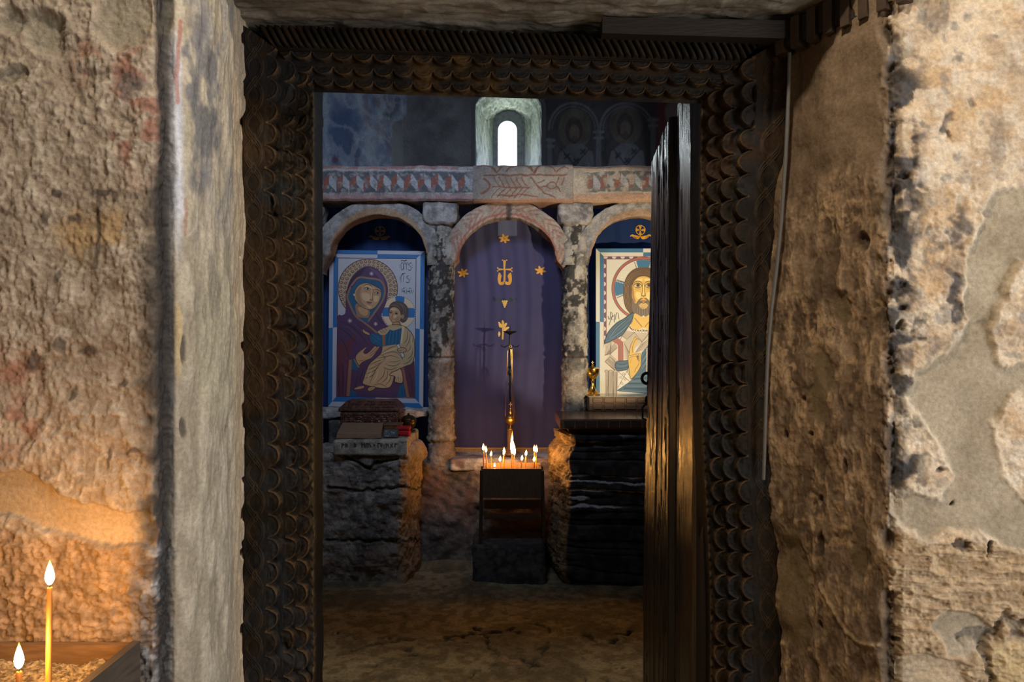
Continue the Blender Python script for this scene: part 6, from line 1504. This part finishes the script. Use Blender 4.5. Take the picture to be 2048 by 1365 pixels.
# ================================================================== CANDELABRUM AND CENSER
X0, Y0 = W(1020, 0, 4.87)[0], 4.87
cd = empty('candelabrum', (X0, Y0, .66), label='tall black iron candle holder with a round tray before the curtain', cat='candelabrum')
b = MB(); b.lathe([(.055, 0), (.056, .012), (.042, .022), (.024, .034), (.020, .05), (.019, .185), (.021, .19)], (X0, Y0, .655), 24); b.build('base', M['wood_mid'], cd)
ZT_ = CH - (664 - 682.5) / F * Y0
b = MB()
pts = [(X0 + .0015 * math.sin(z * 40), Y0, z) for z in np.linspace(.84, ZT_, 40)]
b.tube(pts, .0058, 8); b.lathe([(.008, 0), (.012, .01), (.008, .02)], (X0, Y0, 1.10), 12); b.lathe([(.008, 0), (.011, .008), (.008, .016)], (X0, Y0, 1.32), 12)
for k in range(4):
    b.tube([(X0 + .022 * math.sin(math.pi * t) * math.cos(k * 1.57 + t * 2.5), Y0 + .022 * math.sin(math.pi * t) * math.sin(k * 1.57 + t * 2.5), 1.16 + .075 * t) for t in np.linspace(0, 1, 9)], .003, 6)
b.build('stem', M['iron'], cd)
b = MB(); b.lathe([(.006, -.020), (.018, -.012), (.040, -.003), (.046, .004), (.044, .004), (.036, .0), (.004, -.002)], (X0, Y0, ZT_), 28); b.tube([(X0, Y0, ZT_ - .002), (X0 + .001, Y0, ZT_ + .045)], [.003, .001], 6); b.build('tray', M['iron'], cd)
ZA = CH - (694 - 682.5) / F * Y0
for sx in (-1, 1):
    b = MB(); b.tube([(X0, Y0, ZA), (X0 + sx * .014, Y0 - .004, ZA + .010), (X0 + sx * .032, Y0 - .008, ZA - .002), (X0 + sx * .050, Y0 - .012, ZA + .001), (X0 + sx * .062, Y0 - .014, ZA + .014)], [.004, .004, .004, .0035, .002], 7); b.build('hook_arm', M['iron'], cd)
b = MB(); b.tube([(X0, Y0, ZA - .01), (X0 + .006, Y0 - .02, ZA - .012), (X0 + .006, Y0 - .042, ZA - .006), (X0 + .006, Y0 - .046, ZA + .006)], .0035, 7); b.build('hook_arm', M['iron'], cd)
XC, YC2 = X0 + .003, Y0 - .048
cs = empty('censer', (XC, YC2, .86), label='brass censer hanging on long chains from the iron candle holder', cat='censer')
zb = CH - (841 - 682.5) / F * YC2
b = MB(); b.lathe([(.018, -.058), (.019, -.054), (.010, -.045), (.007, -.035), (.012, -.028), (.028, -.016), (.036, .0), (.037, .010), (.035, .012)], (XC, YC2, zb), 26); b.build('bowl', M['brass'], cs)
b = MB(); b.lathe([(.036, .012), (.036, .016), (.030, .028), (.017, .036), (.010, .040), (.012, .046), (.013, .054), (.008, .062), (.006, .072), (.008, .078), (.004, .084)], (XC, YC2, zb), 26)
b.box((XC - .0025, YC2 - .002, zb + .083), (XC + .0025, YC2 + .002, zb + .118)); b.box((XC - .010, YC2 - .002, zb + .099), (XC + .010, YC2 + .002, zb + .104)); b.build('lid', M['brass'], cs)
zt = ZA - .004
for k, (ax, ay) in enumerate(((-.034, -.008), (.030, -.016), (.012, .032), (.020, -.03))):
    n = 60; b = MB()
    top = (XC + (.003 if k else -.010) + .006 * (k - 1.5) * .8, YC2, zt - (.012 if k != 0 else .018)); 
    pts = [(XC + ax + (top[0] - XC - ax) * t, YC2 + ay * (1 - t), zb + .008 + (top[2] - zb - .008) * t) for t in np.linspace(0, 1, n * 2)]
    b.tube(pts, [.0019 if i % 2 else .0009 for i in range(n * 2)], 5); b.build('chain', M['brass'], cs)
b = MB(); b.tube([(XC - .016, YC2, zt - .020), (XC, YC2, zt + .004), (XC + .014, YC2, zt - .014)], .0025, 6); b.torus((XC, YC2, zt + .006), .008, .002, 'y', 14); b.build('hanger', M['brass'], cs)

# ================================================================== SAND TRAY AND TWO CANDLES IN THE PORCH
tr = empty('candle_tray', (-.86, 1.10, 0), label='wooden sand tray for candles against the left porch wall', cat='candle tray')
ZTR = .8765; M['tray_wood'] = mat('tray_wood', (.19, .11, .055), .6, 0, .3, 24, (1, 6, 6)); M['tray_wood2'] = mat('tray_plank', (.075, .06, .05), .55, 0, .3, 20, (6, 1, 6))
b = MB(); b.hexa([(-.648, .80, ZTR - .16), (-.636, .80, ZTR - .16), (-.636, 1.283, ZTR - .16), (-.648, 1.283, ZTR - .16), (-.650, .80, ZTR), (-.636, .80, ZTR), (-.636, 1.283, ZTR), (-.650, 1.283, ZTR)]); b.build('side_plank', M['tray_wood2'], tr, smooth=False)
b = MB(); b.box((-1.14, .80, ZTR - .16), (-1.128, 1.283, ZTR)); b.build('side_plank', M['tray_wood2'], tr, smooth=False)
b = MB(); b.box((-1.128, 1.270, ZTR - .16), (-.6505, 1.283, ZTR - .002)); b.build('back_plank', M['tray_wood'], tr, smooth=False)
b = MB(); b.box((-1.128, .80, ZTR - .16), (-.6505, .813, ZTR)); b.build('front_plank', M['tray_wood'], tr, smooth=False)
b = MB(); b.box((-1.128, .813, ZTR - .16), (-.6505, 1.270, ZTR - .148)); b.build('bottom_board', M['tray_wood'], tr, smooth=False)
for x0 in (-1.13, -.69):
    for y0 in (.81, 1.23):
        b = MB(); b.box((x0, y0, -.01), (x0 + .04, y0 + .04, ZTR - .16)); b.build('leg', M['tray_wood'], tr, smooth=False)
sand('sand', -1.1275, -.651, .8135, 1.2695, ZTR - .030, .0024, .006, 'coarse golden sand filling the porch candle tray', ZTR - .147)
B0 = W(97, 0, 1.10); T0 = W(99.5, 1176, 1.10)
candle((B0[0] - .001, 1.10, ZTR - .05), T0, .0042, FM_NEAR, 'tall burning yellow candle in the porch sand tray', 'candles in the porch tray', .0)
B0 = W(38, 0, 1.05); T0 = W(38, 1344, 1.05)
candle((B0[0], 1.05, ZTR - .05), T0, .0042, FM_NEAR, 'short burning yellow candle low in the porch sand tray', 'candles in the porch tray', .0)

# ================================================================== LIGHT
def area(name, loc, target, sx, sy, power, col):
    l = bpy.data.lights.new(name, 'AREA'); l.shape = 'RECTANGLE'; l.size = sx; l.size_y = sy; l.energy = power; l.color = col
    o = bpy.data.objects.new(name, l); COL.objects.link(o); o.location = loc
    o.rotation_euler = (Vector(target) - Vector(loc)).to_track_quat('-Z', 'Y').to_euler(); return o
area('porch_door_daylight', (2.38, -.55, 1.25), (.2, 1.3, 1.25), 1.2, 2.0, 60, (1, .93, .84))
area('porch_ceiling_lamp', (-.02, .55, 3.17), (0, 2.6, 1.2), .12, .12, 31, (1, .84, .62))
area('apse_window_sky', (WX - .012, 7.115, 2.93), (WX - .012, 6.0, 2.93), .19, 1.26, 15, (.86, .95, .96))
area('sanctuary_side_fill', (1.65, 6.15, 2.8), (.45, 4.55, 2.7), .4, .9, 18, (.62, .76, 1))  # added cool fill for the left apse flank; no window is built here
area('nave_high_fill', (-.45, 2.2, 3.35), (-.45, 5.0, 2.0), .8, .5, 10.5, (.63, .77, 1)).data.spread = math.radians(76)  # unseen cool light above the door, added for the screen without a window
l = bpy.data.lights.new('nave_spotlight', 'SPOT'); l.energy = 105; l.color = (1, .83, .55); l.spot_size = math.radians(62); l.spot_blend = .3; l.shadow_soft_size = .02
o = bpy.data.objects.new('nave_spotlight', l); COL.objects.link(o); o.location = (1.02, 3.55, 1.33); o.rotation_euler = (Vector((.55, 5.05, 1.74)) - Vector(o.location)).to_track_quat('-Z', 'Y').to_euler()
w = bpy.data.worlds.new('sky'); S.world = w; w.use_nodes = True
bg = w.node_tree.nodes['Background']; bg.inputs[0].default_value = (.86, .94, 1, 1); bg.inputs[1].default_value = 3.0

# ================================================================== CAMERA
cam = bpy.data.cameras.new('camera'); cam.sensor_width = 36; cam.lens = F / 2048 * 36; cam.clip_start = .05
co = bpy.data.objects.new('camera', cam); COL.objects.link(co); co.location = (0, 0, CH); co.rotation_euler = (math.pi / 2, 0, 0)
S.camera = co
S.view_settings.view_transform = 'Standard'; S.view_settings.look = 'None'; S.view_settings.gamma = 1; S.view_settings.exposure = 0
try: S.view_settings.use_curve_mapping = False
except Exception: pass
cy_ = S.cycles
cy_.max_bounces = 8; cy_.diffuse_bounces = 3; cy_.glossy_bounces = 3; cy_.transparent_max_bounces = 12
cy_.use_denoising = True; cy_.denoiser = 'OPENIMAGEDENOISE'; cy_.sample_clamp_indirect = 6; cy_.sample_clamp_direct = 0
cy_.use_light_tree = True
